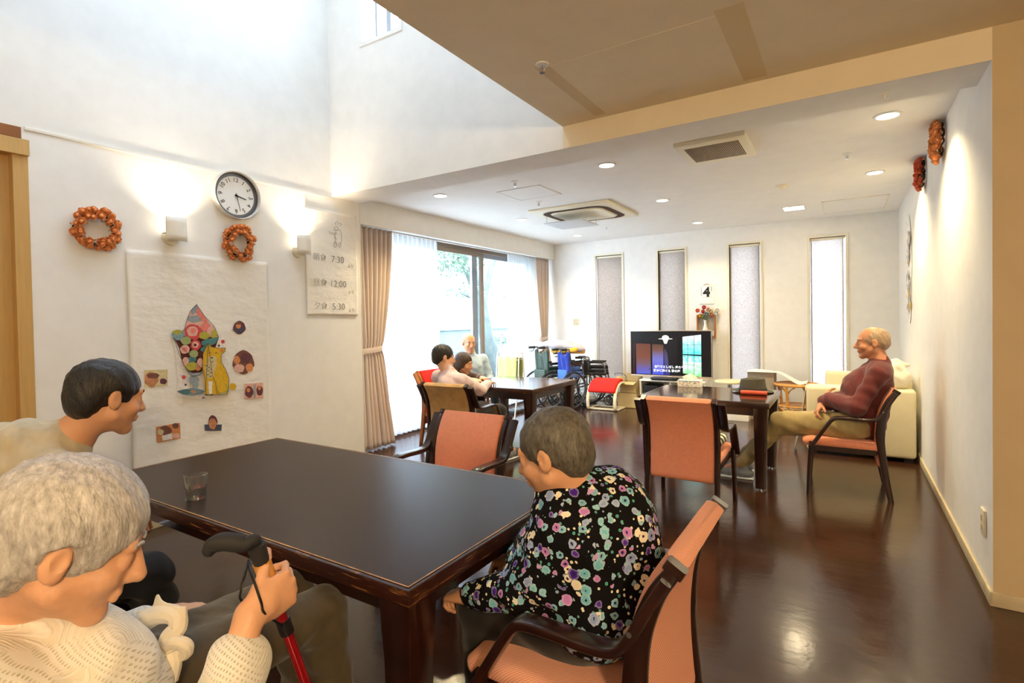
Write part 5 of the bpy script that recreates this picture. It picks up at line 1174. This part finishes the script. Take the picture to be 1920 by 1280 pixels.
# ================================================================== WHEELCHAIRS IN THE CORNER
def wheel(m, c, r, ax, n=36, tr=.012, spokes=12):
    c = Vector(c); ax = Vector(ax).normalized(); e1 = ax.orthogonal().normalized(); e2 = ax.cross(e1)
    m.tube([c+e1*r*math.cos(a)+e2*r*math.sin(a) for a in [2*PI*i/n for i in range(n)]], tr, 8, closed=True, mi=0)
    m.tube([c+ax*.03+e1*r*.88*math.cos(a)+e2*r*.88*math.sin(a) for a in [2*PI*i/n for i in range(n)]], .006, 6, closed=True, mi=1)
    m.cyl(c-ax*.025, c+ax*.025, .02, n=12, mi=1)
    for k in range(spokes): a = 2*PI*k/spokes; m.cyl(c, c+e1*r*math.cos(a)+e2*r*math.sin(a), .0018, n=4, mi=1, caps=False)
def wheelchair(label, x, y, rot, fabric, fabric2, h=.86, w=.26, rear=.27):
    """folded: two side frames close together, cloth back bunched between them; faces local +y"""
    t = thing('folded_wheelchair', label, 'wheelchair', (x, y, 0), rot, 'folded wheelchairs in the window corner')
    for s in (-1, 1):
        X = s*w/2
        MB().tube(smooth_path([(X, -.10, h), (X, 0, h), (X, .035, h-.03), (X, .04, .5), (X, .04, .27)], 5), .011, 8).tube(smooth_path([(X, .04, .62), (X, .2, .63), (X, .30, .60), (X, .33, .42), (X, .36, .30), (X, .40, .14)], 5), .011, 8).tube([(X, .04, .30), (X, .34, .30)], .011, 8).build('side_frame', 'grey_metal', t)
        MB().tube([(X, -.13, h), (X, -.02, h+.001)], .017, 10).build('push_handle', 'dark_rubber', t)
        MB().tube(smooth_path([(X, -.03, h-.015), (X, -.06, h-.05), (X, -.12, h-.055)], 4), .006, 6).build('brake_lever', 'black_plastic', t)
        MB().box((X-.02, .08, .63), (X+.02, .30, .655), .008).build('arm_pad', 'dark_rubber', t)
        m = MB(); wheel(m, (X+s*.05, .05, rear), rear-.012, (s, 0, 0)); m.build('rear_wheel', ['dark_rubber', 'grey_metal'], t)
        m = MB(); wheel(m, (X, .36, .075), .063, (1, 0, 0), 20, .011, 5); m.build('caster', ['dark_rubber', 'grey_metal'], t)
    solid('back_cloth', [S_cap((-w/2, .02, h-.06), (-w/2, .03, .48), .028), S_cap((w/2, .02, h-.06), (w/2, .03, .48), .028), S_cap((-w/4, .03, h-.10), (-w/4, .05, .5), .032), S_cap((w/4, .03, h-.10), (w/4, .05, .5), .032), S_cap((0, .02, h-.12), (0, .06, .5), .03)], fabric, None, .009, .03, fold=lambda X, Y, Z: .006*np.sin(70*X+9*Z)).parent = t
    solid('seat_cloth', [S_cap((-w/2, .06, .46), (-w/2, .32, .46), .02), S_cap((w/2, .06, .46), (w/2, .32, .46), .02), S_cap((0, .06, .56), (0, .32, .56), .03), S_cap((-w/4, .06, .50), (-w/4, .32, .50), .022), S_cap((w/4, .06, .50), (w/4, .32, .50), .022)], fabric2, None, .01, .03).parent = t
    MB().box((-w/2-.005, -.035, .38), (w/2+.005, .0, .56), .012).build('back_pocket', fabric2, t)
    MB().tube([(-w/2, .1, .20), (w/2, .1, .44)], .01, 6).tube([(w/2, .12, .20), (-w/2, .12, .44)], .01, 6).build('cross_brace', 'grey_metal', t)
    return t
wheelchair('folded wheelchair with green tartan back, leftmost in the corner', -3.74, 6.72, -.35, 'green_tartan', 'green_tartan', .88, .22)
wheelchair('folded wheelchair with blue back and light blue pocket', -3.41, 6.78, -.30, 'blue_nylon', 'light_blue_nylon', .85, .17)
wheelchair('folded wheelchair with black back between green and blue ones', -3.55, 7.10, -.30, 'black_nylon', 'black_nylon', .78, .16)
wheelchair('folded grey wheelchair against the back wall, rightmost in corner', -3.33, 7.36, -PI/2+.15, 'black_nylon', 'black_nylon', .70, .16, .24)
pw = solid('pillow_cloth', [S_el((-3.60, 7.0, .905), (.23, .15, .075), Matrix.Rotation(.12, 3, 'Y')), S_el((-3.34, 7.02, .875), (.17, .12, .055), Matrix.Rotation(.3, 3, 'Y')), S_cap((-3.80, 6.9, .91), (-3.18, 7.0, .84), .03, .015)], 'pillowcase', None, .01, .05, fold=lambda X, Y, Z: .004*np.sin(30*X+20*Y)); pw.name = 'pillow'
tag(pw, 'greyish white pillow lying across the top of folded wheelchairs', 'pillow')
yc = solid('yellow_cushion', [S_cap((-3.66, 6.96, .82), (-3.28, 6.92, .84), .04, .035), S_cap((-3.5, 7.05, .81), (-3.2, 7.0, .81), .035, .03)], 'yellow_fabric', None, .009, .03)
tag(yc, 'yellow cushion wedged under the pillow on the wheelchairs', 'cushion')
# towel rack with pale green towel
tk = thing('towel_rack', 'white tubular towel rack standing by the window', 'rack', (-3.72, 5.85, 0), -.30)
for s in (-1, 1):
    MB().tube(smooth_path([(s*.22, -.13, .0), (s*.22, -.06, .45), (s*.22, -.035, .80), (s*.22, 0, .86), (s*.22, .035, .80), (s*.22, .06, .45), (s*.22, .13, 0)], 5), .009, 8).build('side_frame', 'white_paint', tk)
m = MB()
for yy, zz in ((-.04, .77), (.04, .77), (-.075, .33), (.075, .33), (0, .80)): m.cyl((-.22, yy, zz), (.22, yy, zz), .007, n=8)
m.build('crossbars', 'white_paint', tk)
MB().tube([(.16+.045*math.cos(a), 0, .855+.05*math.sin(a)) for a in [PI*i/14 for i in range(15)]], .003, 6).build('wire_loop', 'grey_metal', tk)
tw = MB().grid(lambda u, v: (-.19+.38*u+.004*math.sin(v*20), (-.052-.010*math.sin(u*14+v*2)-.03*v if v < .5 else -.052+.1*0), .805-.50*v), 20, 14)
tw = MB()
def towel(u, v):
    s = v*1.02-.50
    yy = .048 if s > .03 else (-.048 if s < -.03 else .048*s/.03)
    zz = .805-max(0, abs(s)-.03)*.95; yy += math.copysign(.055*(.8-zz), yy)*.7
    return (-.19+.38*u+.006*math.sin(zz*12), yy+.007*math.sin(u*15+zz*5), zz)
tw.grid(towel, 24, 40); two = tw.build('towel', 'towel_green', None, sharp=180, solid=.006); two.location = (-3.72, 5.85, 0); two.rotation_euler = (0, 0, -.30)
tag(two, 'pale yellow-green towel hanging over the white rack', 'towel')
sl = MB().box((-3.95, 6.05, 0), (-3.80, 6.35, .05), .02).build('dark_slippers', 'navy_trousers'); sl.name = 'slipper'; tag(sl, 'dark blue slipper on the floor beneath the towel rack', 'slipper')
# ================================================================== PEOPLE
def basis(f, up=(0, 0, 1)):
    y = Vector(f).normalized(); z = Vector(up); z = (z-y*z.dot(y)).normalized(); x = y.cross(z)
    return Matrix((x, y, z)).transposed()
def head_prims(c, B, s=1.0, nb=None):
    c = Vector(c); q = lambda *p: c+B @ (Vector(p)*s); e = lambda p, r, k=.012, sub=False: S_el(q(*p), [v*s for v in r], B, k, sub); cp = lambda a, b, ra, rb, k=.012: S_cap(q(*a), q(*b), ra*s, rb*s, k)
    P = [e((0, -.012, .028), (.073, .091, .082)), e((0, .022, -.03), (.058, .066, .075)), cp((-.046, .005, -.052), (0, .062, -.092), .024, .021), cp((.046, .005, -.052), (0, .062, -.092), .024, .021),
         cp((0, .082, .012), (0, .103, -.026), .009, .013, .01), cp((-.010, .092, -.032), (.010, .092, -.032), .008, .008, .006), e((-.036, .056, -.028), (.024, .024, .022)), e((.036, .056, -.028), (.024, .024, .022)),
         cp((-.036, .072, .026), (.036, .072, .026), .011, .011), cp((-.018, .086, -.053), (.018, .086, -.053), .0065, .0065, .004), cp((-.015, .084, -.064), (.015, .084, -.064), .007, .007, .004),
         e((-.031, .092, .004), (.016, .010, .010), .008, True), e((.031, .092, .004), (.016, .010, .010), .008, True), *[cp((q_*.030, .0712, z_), (q_*.030, .0712, z_), .0128, .0128, .002) for q_ in (-1, 1) for z_ in (.0068, -.0042)], cp((-.02, .088, -.0585), (.02, .088, -.0585), .001, .001, .0)]
    for sx in (-1, 1):
        P += [e((sx*.078, -.012, -.004), (.009, .019, .030), .006), e((sx*.074, -.006, -.024), (.008, .010, .012), .006), e((sx*.086, -.006, .0), (.006, .010, .016), .003, True)]
    if nb is not None: P += [S_cap(q(0, -.022, -.04), nb, .050*s, .056*s, .03)]
    return P
def hair_prims(c, B, s=1.0, style='short'):
    c = Vector(c); q = lambda *p: c+B @ (Vector(p)*s); e = lambda p, r, k=.01, sub=False: S_el(q(*p), [v*s for v in r], B, k, sub)
    P = [e((0, -.020, .036), (.083, .100, .086)), e((0, -.062, -.010), (.068, .052, .066), .02)]
    if style == 'puffy': P += [e((0, -.03, .045), (.095, .108, .095), .02), e((0, -.07, -.02), (.078, .05, .06), .02)]
    if style == 'long': P += [e((0, -.06, -.06), (.085, .055, .11), .03), e((-.06, -.01, -.04), (.03, .05, .09), .02), e((.06, -.01, -.04), (.03, .05, .09), .02)]
    if style == 'thin': P = [e((0, -.020, .026), (.077, .094, .080)), e((0, -.062, -.010), (.064, .048, .05), .02)]
    fy = .098 if style != 'long' else .085
    P += [e((0, fy, -.030), (.078, .075, .075), .008, True), e((0, .05, -.085), (.12, .06, .06), .01, True)]
    if style != 'long':
        for sx in (-1, 1): P.append(e((sx*.088, -.004, -.010), (.022, .028, .036), .006, True))
    return P
def hand_prims(W, D, N, right=True, s=.95, curl=(55, 60, 35), spread=0., thumb=(.55, .75, .25), tcurl=20):
    W, D = Vector(W), Vector(D).normalized(); N = Vector(N); N = (N-D*N.dot(D)).normalized(); X = D.cross(N); T = X if right else -X
    # right hand: thumb side T so that palm N = -(D x T)
    P = [S_el(W+D*.045*s, (.041*s, .050*s, .015*s), Matrix((T, D, N)).transposed(), .012), S_cap(W, W+D*.03*s, .023*s, .024*s, .015), S_cap(W+D*.03*s+T*.024*s, W+D*.055*s+T*.02*s+N*.006*s, .014*s, .012*s, .012)]
    for k, (off, L, r) in enumerate(((.031, .072, .0086), (.0105, .080, .0090), (-.0105, .074, .0085), (-.030, .060, .0075))):
        p = W+D*(.086-.004*abs(k-1))*s+T*off*s; a = 0; seg = (.45, .30, .25)
        P.append(S_cap(W+D*.05*s+T*off*.8*s, p, .010*s, r*1.12*s, .008))
        for j in range(3):
            a += math.radians(curl[j]*(1+.07*k)); dr = D*math.cos(a)+N*math.sin(a)+T*spread*(1.5-k)*(1 if j == 0 else .5)
            n_ = p+dr.normalized()*L*seg[j]*s; P.append(S_cap(p, n_, r*(1-.08*j)*s, r*(1-.08*(j+1))*s, .003)); p = n_
    p = W+D*.028*s+T*.030*s+N*.006*s; d1 = (D*thumb[0]+T*thumb[1]+N*thumb[2]).normalized(); d2 = (D*(thumb[0]+.3)+T*thumb[1]*.3+N*(thumb[2]+math.radians(tcurl)*1.6)).normalized()
    p2 = p+d1*.034*s; p3 = p2+((d1+d2)/2).normalized()*.028*s; p4 = p3+d2*.022*s
    P += [S_cap(W+D*.012*s+T*.016*s, p, .014*s, .013*s, .01), S_cap(p, p2, .0125*s, .0105*s, .005), S_cap(p2, p3, .0105*s, .0098*s, .003), S_cap(p3, p4, .0098*s, .0085*s, .003)]
    return P
def limb(a, b, ra, rb, k=.03): return S_cap(a, b, ra, rb, k)
def V3(p): return Vector(p)
def person(label, base, J, head, mats, hands=(), shirt_extra=(), trouser_extra=(), hair='short', s=1.0, h=.006, sleeve=.72, skin='skin', fold=None, shoe=True, hh=None, collar=True, girth=1.0):
    t = thing('person', label, 'person', base)
    c, f, up = head; B = basis(f, up); J = {k: V3(v) for k, v in J.items()}; nb = J['neck']
    P = head_prims(c, B, s, nb)
    P += [limb(nb, J['chest'], .06*s, .10*s), limb(J['chest'], J['pelvis'], .105*s, .11*s), limb(J['sl'], J['sr'], .045*s, .045*s)]
    for q in 'lr':
        P += [limb(J['s'+q], J['e'+q], .040*s, .034*s), limb(J['e'+q], J['w'+q], .036*s, .024*s), limb(J['pelvis'], J['k'+q], .075*s, .052*s), limb(J['k'+q], J['a'+q], .050*s, .034*s), limb(J['a'+q], J['t'+q], .032*s, .026*s)]
    for hd in hands: P += hand_prims(**hd)
    body = solid('body', P, skin, t, h, .02)
    # eyes
    for sx in (-1, 1):
        p = Vector(c)+B @ (Vector((sx*.030, .0715, .002))*s)
        m = MB(); m.ball((0, 0, 0), .0118*s, 14); m.ball(B @ Vector((0, .0062*s, -.001)), .0062*s, 10, mi=1)
        e_ = m.build('eye', ['eye_white', 'iris'], t, loc=None); e_.location = p-Vector(base)
        m = MB(); m.tube([Vector(c)+B @ (Vector((sx*(.015+.03*i/6), .087-.010*(i/6)**2, .028+.005*math.sin(PI*i/6)))*s) for i in range(7)], .003*s, 6); m.build('eyebrow', 'brow' if mats['hair'] not in ('hair_grey', 'hair_thin') else 'hair_grey', t, True)
    solid('hair', hair_prims(c, B, s, hair), mats['hair'], t, h*.8, .012, fold=lambda X, Y, Z: .0022*np.sin(150*X+40*Z)*np.sin(120*Y+60*Z))
    # shirt
    g = girth
    P = [limb(J['chest'], J['pelvis'], .128*s*g, .135*s*g, .05), limb(nb, J['chest'], .062*s, .120*s*g, .05), limb(J['sl'], J['sr'], .062*s, .062*s, .04)]
    if collar: P.append(S_cap(nb+(V3(c)-nb)*.10, nb, .062*s, .066*s, .02))
    for q in 'lr':
        a, b, w_ = J['s'+q], J['e'+q], J['w'+q]
        P += [limb(a, b, .060*s, .052*s, .03), limb(b, b+(w_-b)*sleeve, .050*s, .040*s, .02)]
    P += list(shirt_extra)
    fd = fold or (lambda X, Y, Z: .004*np.sin(34*X+22*Z+1.5*np.sin(19*Y))*np.sin(28*Y-18*Z+1.3*np.sin(23*X))+.0022*np.sin(75*Z+30*X+2*np.sin(26*Y)))
    solid('shirt', P, mats['shirt'], t, h, .03, fold=fd)
    P = [limb(J['pelvis'], J['pelvis']+(J['chest']-J['pelvis'])*.25, .130*s*g, .118*s*g, .04)]
    for q in 'lr':
        P += [limb(J['pelvis']+(J['k'+q]-J['pelvis'])*.15, J['k'+q], .088*s, .068*s, .03), limb(J['k'+q], J['a'+q], .066*s, .050*s, .02)]
    P += list(trouser_extra)
    solid('trousers', P, mats['trousers'], t, h, .02, fold=fd)
    if shoe:
        for q in 'lr':
            d = (J['t'+q]-J['a'+q]); d.z = 0; d.normalize(); a = V3((J['a'+q].x, J['a'+q].y, .045))
            m_ = solid('shoe', [S_cap(a-d*.03, a+d*.10, .042, .038, .02), S_cap(a+d*.10, a+d*.17, .040, .030, .02), S_cap(a+V3((0, 0, .045))-d*.01, a, .042, .040, .02)], mats.get('shoe', 'shoe_grey'), t, .006, .02)
            MB().sweep([a+d*-.075+V3((0, 0, -.037)), a+d*.20+V3((0, 0, -.037))], Vector((0, 0, 1)).cross(d), rsec(.085, .016, .006, 3)).build('sole', mats.get('sole', 'shoe_white'), m_).data.transform(world_of(t).inverted())
    return t

# --- white-haired woman with the cane, nearest the camera
W_R = V3((-.861, .516, .786)); Dh = V3((.13, .95, .28)); Nh = V3((-.99, .13, .01))
lady = person('person with white hair and cream knit sweater holding a cane', (-1.27, .30, 0),
    dict(neck=(-1.15, .295, .83), chest=(-1.20, .31, .70), pelvis=(-1.27, .27, .55), sl=(-1.34, .40, .77), sr=(-1.06, .22, .765), el=(-1.44, .45, .57), wl=(-1.38, .62, .585), er=(-.82, .40, .585), wr=W_R,
         kl=(-1.36, .93, .50), kr=(-1.20, .915, .50), al=(-1.36, .98, .12), ar=(-1.18, .96, .12), tl=(-1.36, 1.10, .04), tr=(-1.18, 1.08, .04)),
    ((-1.035, .335, .935), (.40, .80, -.42), (.12, .3, 1)), dict(hair='hair_grey', shirt='cream_knit', trousers='olive_trousers'),
    hands=[dict(W=W_R, D=Dh, N=Nh, right=True, s=.90, curl=(62, 78, 45), thumb=(.62, .62, .25), tcurl=45), dict(W=(-1.38, .62, .585), D=(.2, .95, -.1), N=(.1, -.2, -1), right=False, s=.9)],
    hair='puffy', s=.98, h=.0045, sleeve=.70, skin='skin_old', shirt_extra=[limb(V3((-.82, .40, .585)), V3((-.853, .492, .725)), .058, .045, .02), limb(V3((-1.16, .33, .80)), V3((-1.02, .36, .73)), .06, .07, .04), limb(V3((-1.05, .38, .66)), V3((-1.12, .40, .62)), .09, .09, .04)])
# knotted knit strap on her lap
sp_ = lambda pts, r, nm: MB().sweep(smooth_path([at_d_(*p) for p in pts], 6), FW_V, rsec(.006, r, .0025, 2)).build(nm, 'linen', lady, True)
FW_V = Vector(FW)
def at_d_(px, py, d):
    v = FW + RT*(px-960)/F_PX - UP*(py-CY)/F_PX; return Vector(CO + v*d)
kn = MB()
kn.tube(smooth_path([at_d_(*p) for p in ((270, 1165, .99), (300, 1150, .985), (330, 1155, .98), (333, 1178, .97), (318, 1190, .965), (308, 1212, .96))], 6), .016, 10, rf=lambda s: .019-.006*s)
kn.tube(smooth_path([at_d_(*p) for p in ((305, 1215, .962), (325, 1203, .955), (348, 1208, .955), (350, 1222, .96), (335, 1228, .965), (312, 1222, .965))], 6), .011, 10, closed=False)
kn.tube(smooth_path([at_d_(*p) for p in ((322, 1222, .96), (325, 1245, .955), (318, 1275, .95))], 5), .014, 10)
kn.build('knotted_strap', 'linen', lady, True)
kb = MB(); kb.sweep(smooth_path([at_d_(*p) for p in ((258, 1158, 1.0), (285, 1152, .995), (295, 1128, .99), (305, 1140, .985), (330, 1150, .98), (350, 1150, .975))], 6), Vector((0, 0, 1)), rsec(.028, .004, .002, 2)); kb.build('fastening_tab', 'linen', lady, True)

# cane
A_ = V3((-.884, .545, .886)); T_ = V3((-.86, .805, .012)); ax = (T_-A_).normalized(); at = lambda s: A_+ax*s
cn = thing('walking_cane', 'black and red walking cane with curved handle held by white-haired woman', 'cane', (T_.x, T_.y, 0))
hp = [at_d_(392, 1031, .915), at_d_(400, 1021, .917), at_d_(420, 1015, .92), at_d_(440, 1017, .925), at_d_(458, 1020, .93), at_d_(470, 1015, .935), at_d_(477, 1013, .94)]
MB().tube(smooth_path(hp, 6), .0125, 12, rf=lambda s: .0115+.0045*math.sin(PI*min(1, s*1.2))).ball(hp[0], .0115, 10).ball(hp[-1], .012, 10).tube([at(-.004), at(.02), at(.05), at(.085)], .013, 12, rf=lambda s: .016-.005*s).build('handle', 'dark_rubber', cn, True)
MB().cyl(at(.03), at(.075), .0155, .0145, 16).build('wooden_collar', 'rattan', cn, True)
MB().cyl(at(.07), at(.40), .0095, n=16).build('red_shaft', mat('red_metal', srgb(168, 16, 30), .25, metal=.4, coat=.5).name, cn, True)
MB().cyl(at(.155), at(.185), .0125, n=16).build('clamp_ring', 'black_plastic', cn, True)
MB().cyl(at(.32), at(.85), .0115, n=16).build('black_shaft', 'black_plastic', cn, True)
MB().cyl(at(.85), T_+V3((0, 0, -.012)), .013, .019, 16).build('rubber_tip', 'dark_rubber', cn, True)
camd = (V3((0, 0, CAM_H))-at(.1)).normalized()
MB().tube(smooth_path([at_d_(466, 1050, .912), at_d_(470, 1072, .885), at_d_(480, 1100, .870), at_d_(490, 1130, .872), at_d_(497, 1150, .90), at(.175)], 6), .0022, 6).tube(smooth_path([at_d_(466, 1050, .912), at_d_(458, 1080, .88), at_d_(452, 1105, .90), at_d_(458, 1130, .97), at(.175)+V3((-.01, .01, 0))], 6), .0022, 6).build('wrist_cord', 'black_plastic', cn, True)

# --- dark-haired man at the left end, leaning to the wall
person('person with short dark hair in grey-beige shirt leaning towards the table', (-2.22, .47, 0),
    dict(neck=(-2.06, .66, .93), chest=(-2.12, .56, .76), pelvis=(-2.22, .40, .50), sl=(-2.25, .68, .865), sr=(-1.92, .58, .86), el=(-2.34, .84, .66), wl=(-2.16, .84, .60), er=(-1.90, .60, .64), wr=(-2.08, .72, .57),
         kl=(-2.20, .84, .455), kr=(-1.97, .83, .455), al=(-2.18, .92, .1), ar=(-1.94, .90, .1), tl=(-2.18, 1.04, .04), tr=(-1.92, 1.02, .04)),
    ((-2.0, .745, 1.055), (-.02, .97, -.22), (0, 0, 1)), dict(hair='hair_black', shirt='grey_beige_shirt', trousers='navy_trousers'),
    hands=[dict(W=(-2.08, .72, .57), D=(-.6, .4, -.1), N=(0, 0, -1), right=True), dict(W=(-2.16, .84, .60), D=(.7, .3, -.1), N=(0, 0, -1), right=False)], hair='short', s=1.0, h=.006, sleeve=.9,
    fold=lambda X, Y, Z: .006*np.sin(42*(X+Y)+30*Z+2*np.sin(14*Z))*np.sin(16*Y-20*Z)+.003*np.sin(90*Z+40*X+2*np.sin(20*Y)),
    shirt_extra=[S_el((-2.14, .56, .865), (.16, .15, .135), None, .05)])
# --- woman in the floral blouse
person('person in black floral blouse sitting with her back to us at large table', (-.56, 1.352, 0),
    dict(neck=(-.60, 1.29, .80), chest=(-.57, 1.32, .68), pelvis=(-.54, 1.36, .505), sl=(-.60, 1.21, .75), sr=(-.63, 1.48, .74), el=(-.70, 1.19, .575), wl=(-.90, 1.19, .505), er=(-.74, 1.53, .57), wr=(-.90, 1.44, .51),
         kl=(-.90, 1.25, .44), kr=(-.90, 1.47, .44), al=(-.90, 1.24, .1), ar=(-.90, 1.48, .1), tl=(-1.02, 1.24, .04), tr=(-1.02, 1.48, .04)),
    ((-.665, 1.25, .922), (-.92, -.05, -.30), (0, 0, 1)), dict(hair='hair_darkgrey', shirt='floral_print', trousers='black_trousers', shoe='black_plastic'),
    hands=[dict(W=(-.905, 1.19, .50), D=(-.95, .1, -.2), N=(0, 0, -1), right=False, s=.9), dict(W=(-.90, 1.44, .51), D=(-.95, -.2, -.2), N=(0, 0, -1), right=True, s=.9)], hair='short', s=1.0, h=.006, sleeve=.95, girth=.95,
    shirt_extra=[S_el((-.56, 1.34, .66), (.13, .17, .17), None, .05), S_el((-.54, 1.352, .52), (.135, .195, .115), None, .05), S_cap((-.51, 1.31, .785), (-.53, 1.36, .77), .075, .09, .05), S_cap((-.55, 1.24, .72), (-.56, 1.24, .52), .085, .09, .05), S_cap((-.64, 1.20, .62), (-.74, 1.20, .55), .065, .055, .04), S_cap((-.62, 1.26, .70), (-.73, 1.30, .60), .11, .10, .05), S_cap((-.64, 1.27, .79), (-.56, 1.34, .785), .08, .09, .04), S_cap((-.50, 1.30, .74), (-.48, 1.34, .60), .09, .10, .04)],
    trouser_extra=[limb(V3((-.58, 1.27, .46)), V3((-.9, 1.25, .44)), .085, .075, .03)])
# --- man in maroon
person('person in maroon shirt and khaki trousers sitting sideways with crossed arms', (.0, 4.60, 0),
    dict(neck=(.205, 4.60, .925), chest=(.155, 4.60, .78), pelvis=(.10, 4.60, .485), sl=(.19, 4.43, .865), sr=(.17, 4.77, .86), el=(.06, 4.37, .635), wl=(-.13, 4.56, .665), er=(.02, 4.80, .64), wr=(-.155, 4.52, .61),
         kl=(-.42, 4.50, .455), kr=(-.40, 4.72, .455), al=(-.69, 4.50, .13), ar=(-.72, 4.70, .13), tl=(-.82, 4.50, .06), tr=(-.86, 4.70, .06)),
    ((.158, 4.60, 1.075), (-1, -.05, -.06), (0, 0, 1)), dict(hair='hair_thin', shirt='maroon_shirt', trousers='khaki'),
    hands=[dict(W=(-.155, 4.52, .61), D=(-.35, -.55, -.45), N=(.7, 0, -.5), right=True, curl=(30, 35, 25)), dict(W=(-.13, 4.56, .665), D=(.2, .9, -.1), N=(.8, -.2, 0), right=False)], hair='thin', s=1.0, h=.006, sleeve=.9, skin='skin_man',
    shirt_extra=[S_cap((.11, 4.60, .72), (.08, 4.60, .52), .15, .15, .05), S_cap((.06, 4.37, .635), (-.10, 4.50, .66), .06, .05, .03), S_cap((.02, 4.8, .64), (-.13, 4.56, .64), .06, .05, .03), S_cap((.20, 4.5, .87), (.20, 4.7, .87), .075, .075, .04)],
    trouser_extra=[limb(V3((.05, 4.50, .48)), V3((-.42, 4.50, .465)), .10, .085, .03)])
# --- three people at the window table
person('person with black hair and pale mauve shirt in tan chair, hand on table', (-2.81, 3.66, 0),
    dict(neck=(-3.0, 3.70, .82), chest=(-2.95, 3.67, .70), pelvis=(-2.82, 3.64, .48), sl=(-3.17, 3.76, .77), sr=(-2.84, 3.68, .755), el=(-3.18, 3.97, .66), wl=(-3.08, 4.16, .685), er=(-2.80, 3.90, .655), wr=(-2.90, 4.17, .682),
         kl=(-2.90, 4.05, .455), kr=(-2.68, 4.02, .455), al=(-2.88, 4.12, .1), ar=(-2.64, 4.10, .1), tl=(-2.88, 4.24, .04), tr=(-2.62, 4.22, .04)),
    ((-3.07, 3.72, .955), (.55, .80, -.15), (0, 0, 1)), dict(hair='hair_black', shirt='mauve_shirt', trousers='black_trousers'),
    hands=[dict(W=(-2.90, 4.17, .682), D=(-.25, .95, .0), N=(0, 0, -1), right=True, curl=(18, 25, 15), spread=.12), dict(W=(-3.08, 4.16, .685), D=(.4, .85, 0), N=(0, 0, -1), right=False, curl=(18, 25, 15))], hair='short', s=.98, h=.007, sleeve=.85)
person('person with long brown hair at the window table, beside black-haired neighbour', (-3.60, 4.34, 0),
    dict(neck=(-3.45, 4.38, .735), chest=(-3.50, 4.36, .65), pelvis=(-3.57, 4.36, .47), sl=(-3.45, 4.52, .70), sr=(-3.45, 4.22, .70), el=(-3.32, 4.60, .66), wl=(-3.20, 4.48, .683), er=(-3.32, 4.16, .665), wr=(-3.20, 4.30, .683),
         kl=(-3.22, 4.44, .44), kr=(-3.22, 4.26, .44), al=(-3.20, 4.44, .1), ar=(-3.20, 4.26, .1), tl=(-3.08, 4.44, .04), tr=(-3.08, 4.26, .04)),
    ((-3.38, 4.42, .84), (.85, .25, -.28), (0, 0, 1)), dict(hair='hair_brown', shirt='brown_top', trousers='black_trousers'),
    hands=[dict(W=(-3.20, 4.48, .683), D=(.9, -.3, 0), N=(0, 0, -1), right=False), dict(W=(-3.20, 4.30, .683), D=(.9, .3, 0), N=(0, 0, -1), right=True)], hair='long', s=.95, h=.007, sleeve=.85)
person('person with thin hair and pale blue shirt farthest away by the window', (-3.72, 5.2, 0),
    dict(neck=(-3.80, 5.10, .88), chest=(-3.80, 5.12, .74), pelvis=(-3.80, 5.16, .48), sl=(-3.74, 5.27, .81), sr=(-3.90, 4.96, .81), el=(-3.66, 5.30, .58), wl=(-3.55, 5.12, .54), er=(-3.82, 4.90, .58), wr=(-3.64, 4.98, .54),
         kl=(-3.46, 5.12, .44), kr=(-3.56, 4.94, .44), al=(-3.44, 5.12, .1), ar=(-3.54, 4.94, .1), tl=(-3.34, 5.06, .04), tr=(-3.46, 4.86, .04)),
    ((-3.79, 5.06, 1.02), (.8, -.5, -.15), (0, 0, 1)), dict(hair='hair_thin', shirt='blue_shirt', trousers='navy_trousers'),
    hands=[dict(W=(-3.55, 5.12, .54), D=(.8, -.4, -.2), N=(0, 0, -1), right=False), dict(W=(-3.64, 4.98, .54), D=(.8, -.2, -.2), N=(0, 0, -1), right=True)], hair='thin', s=.98, h=.008, sleeve=.85)
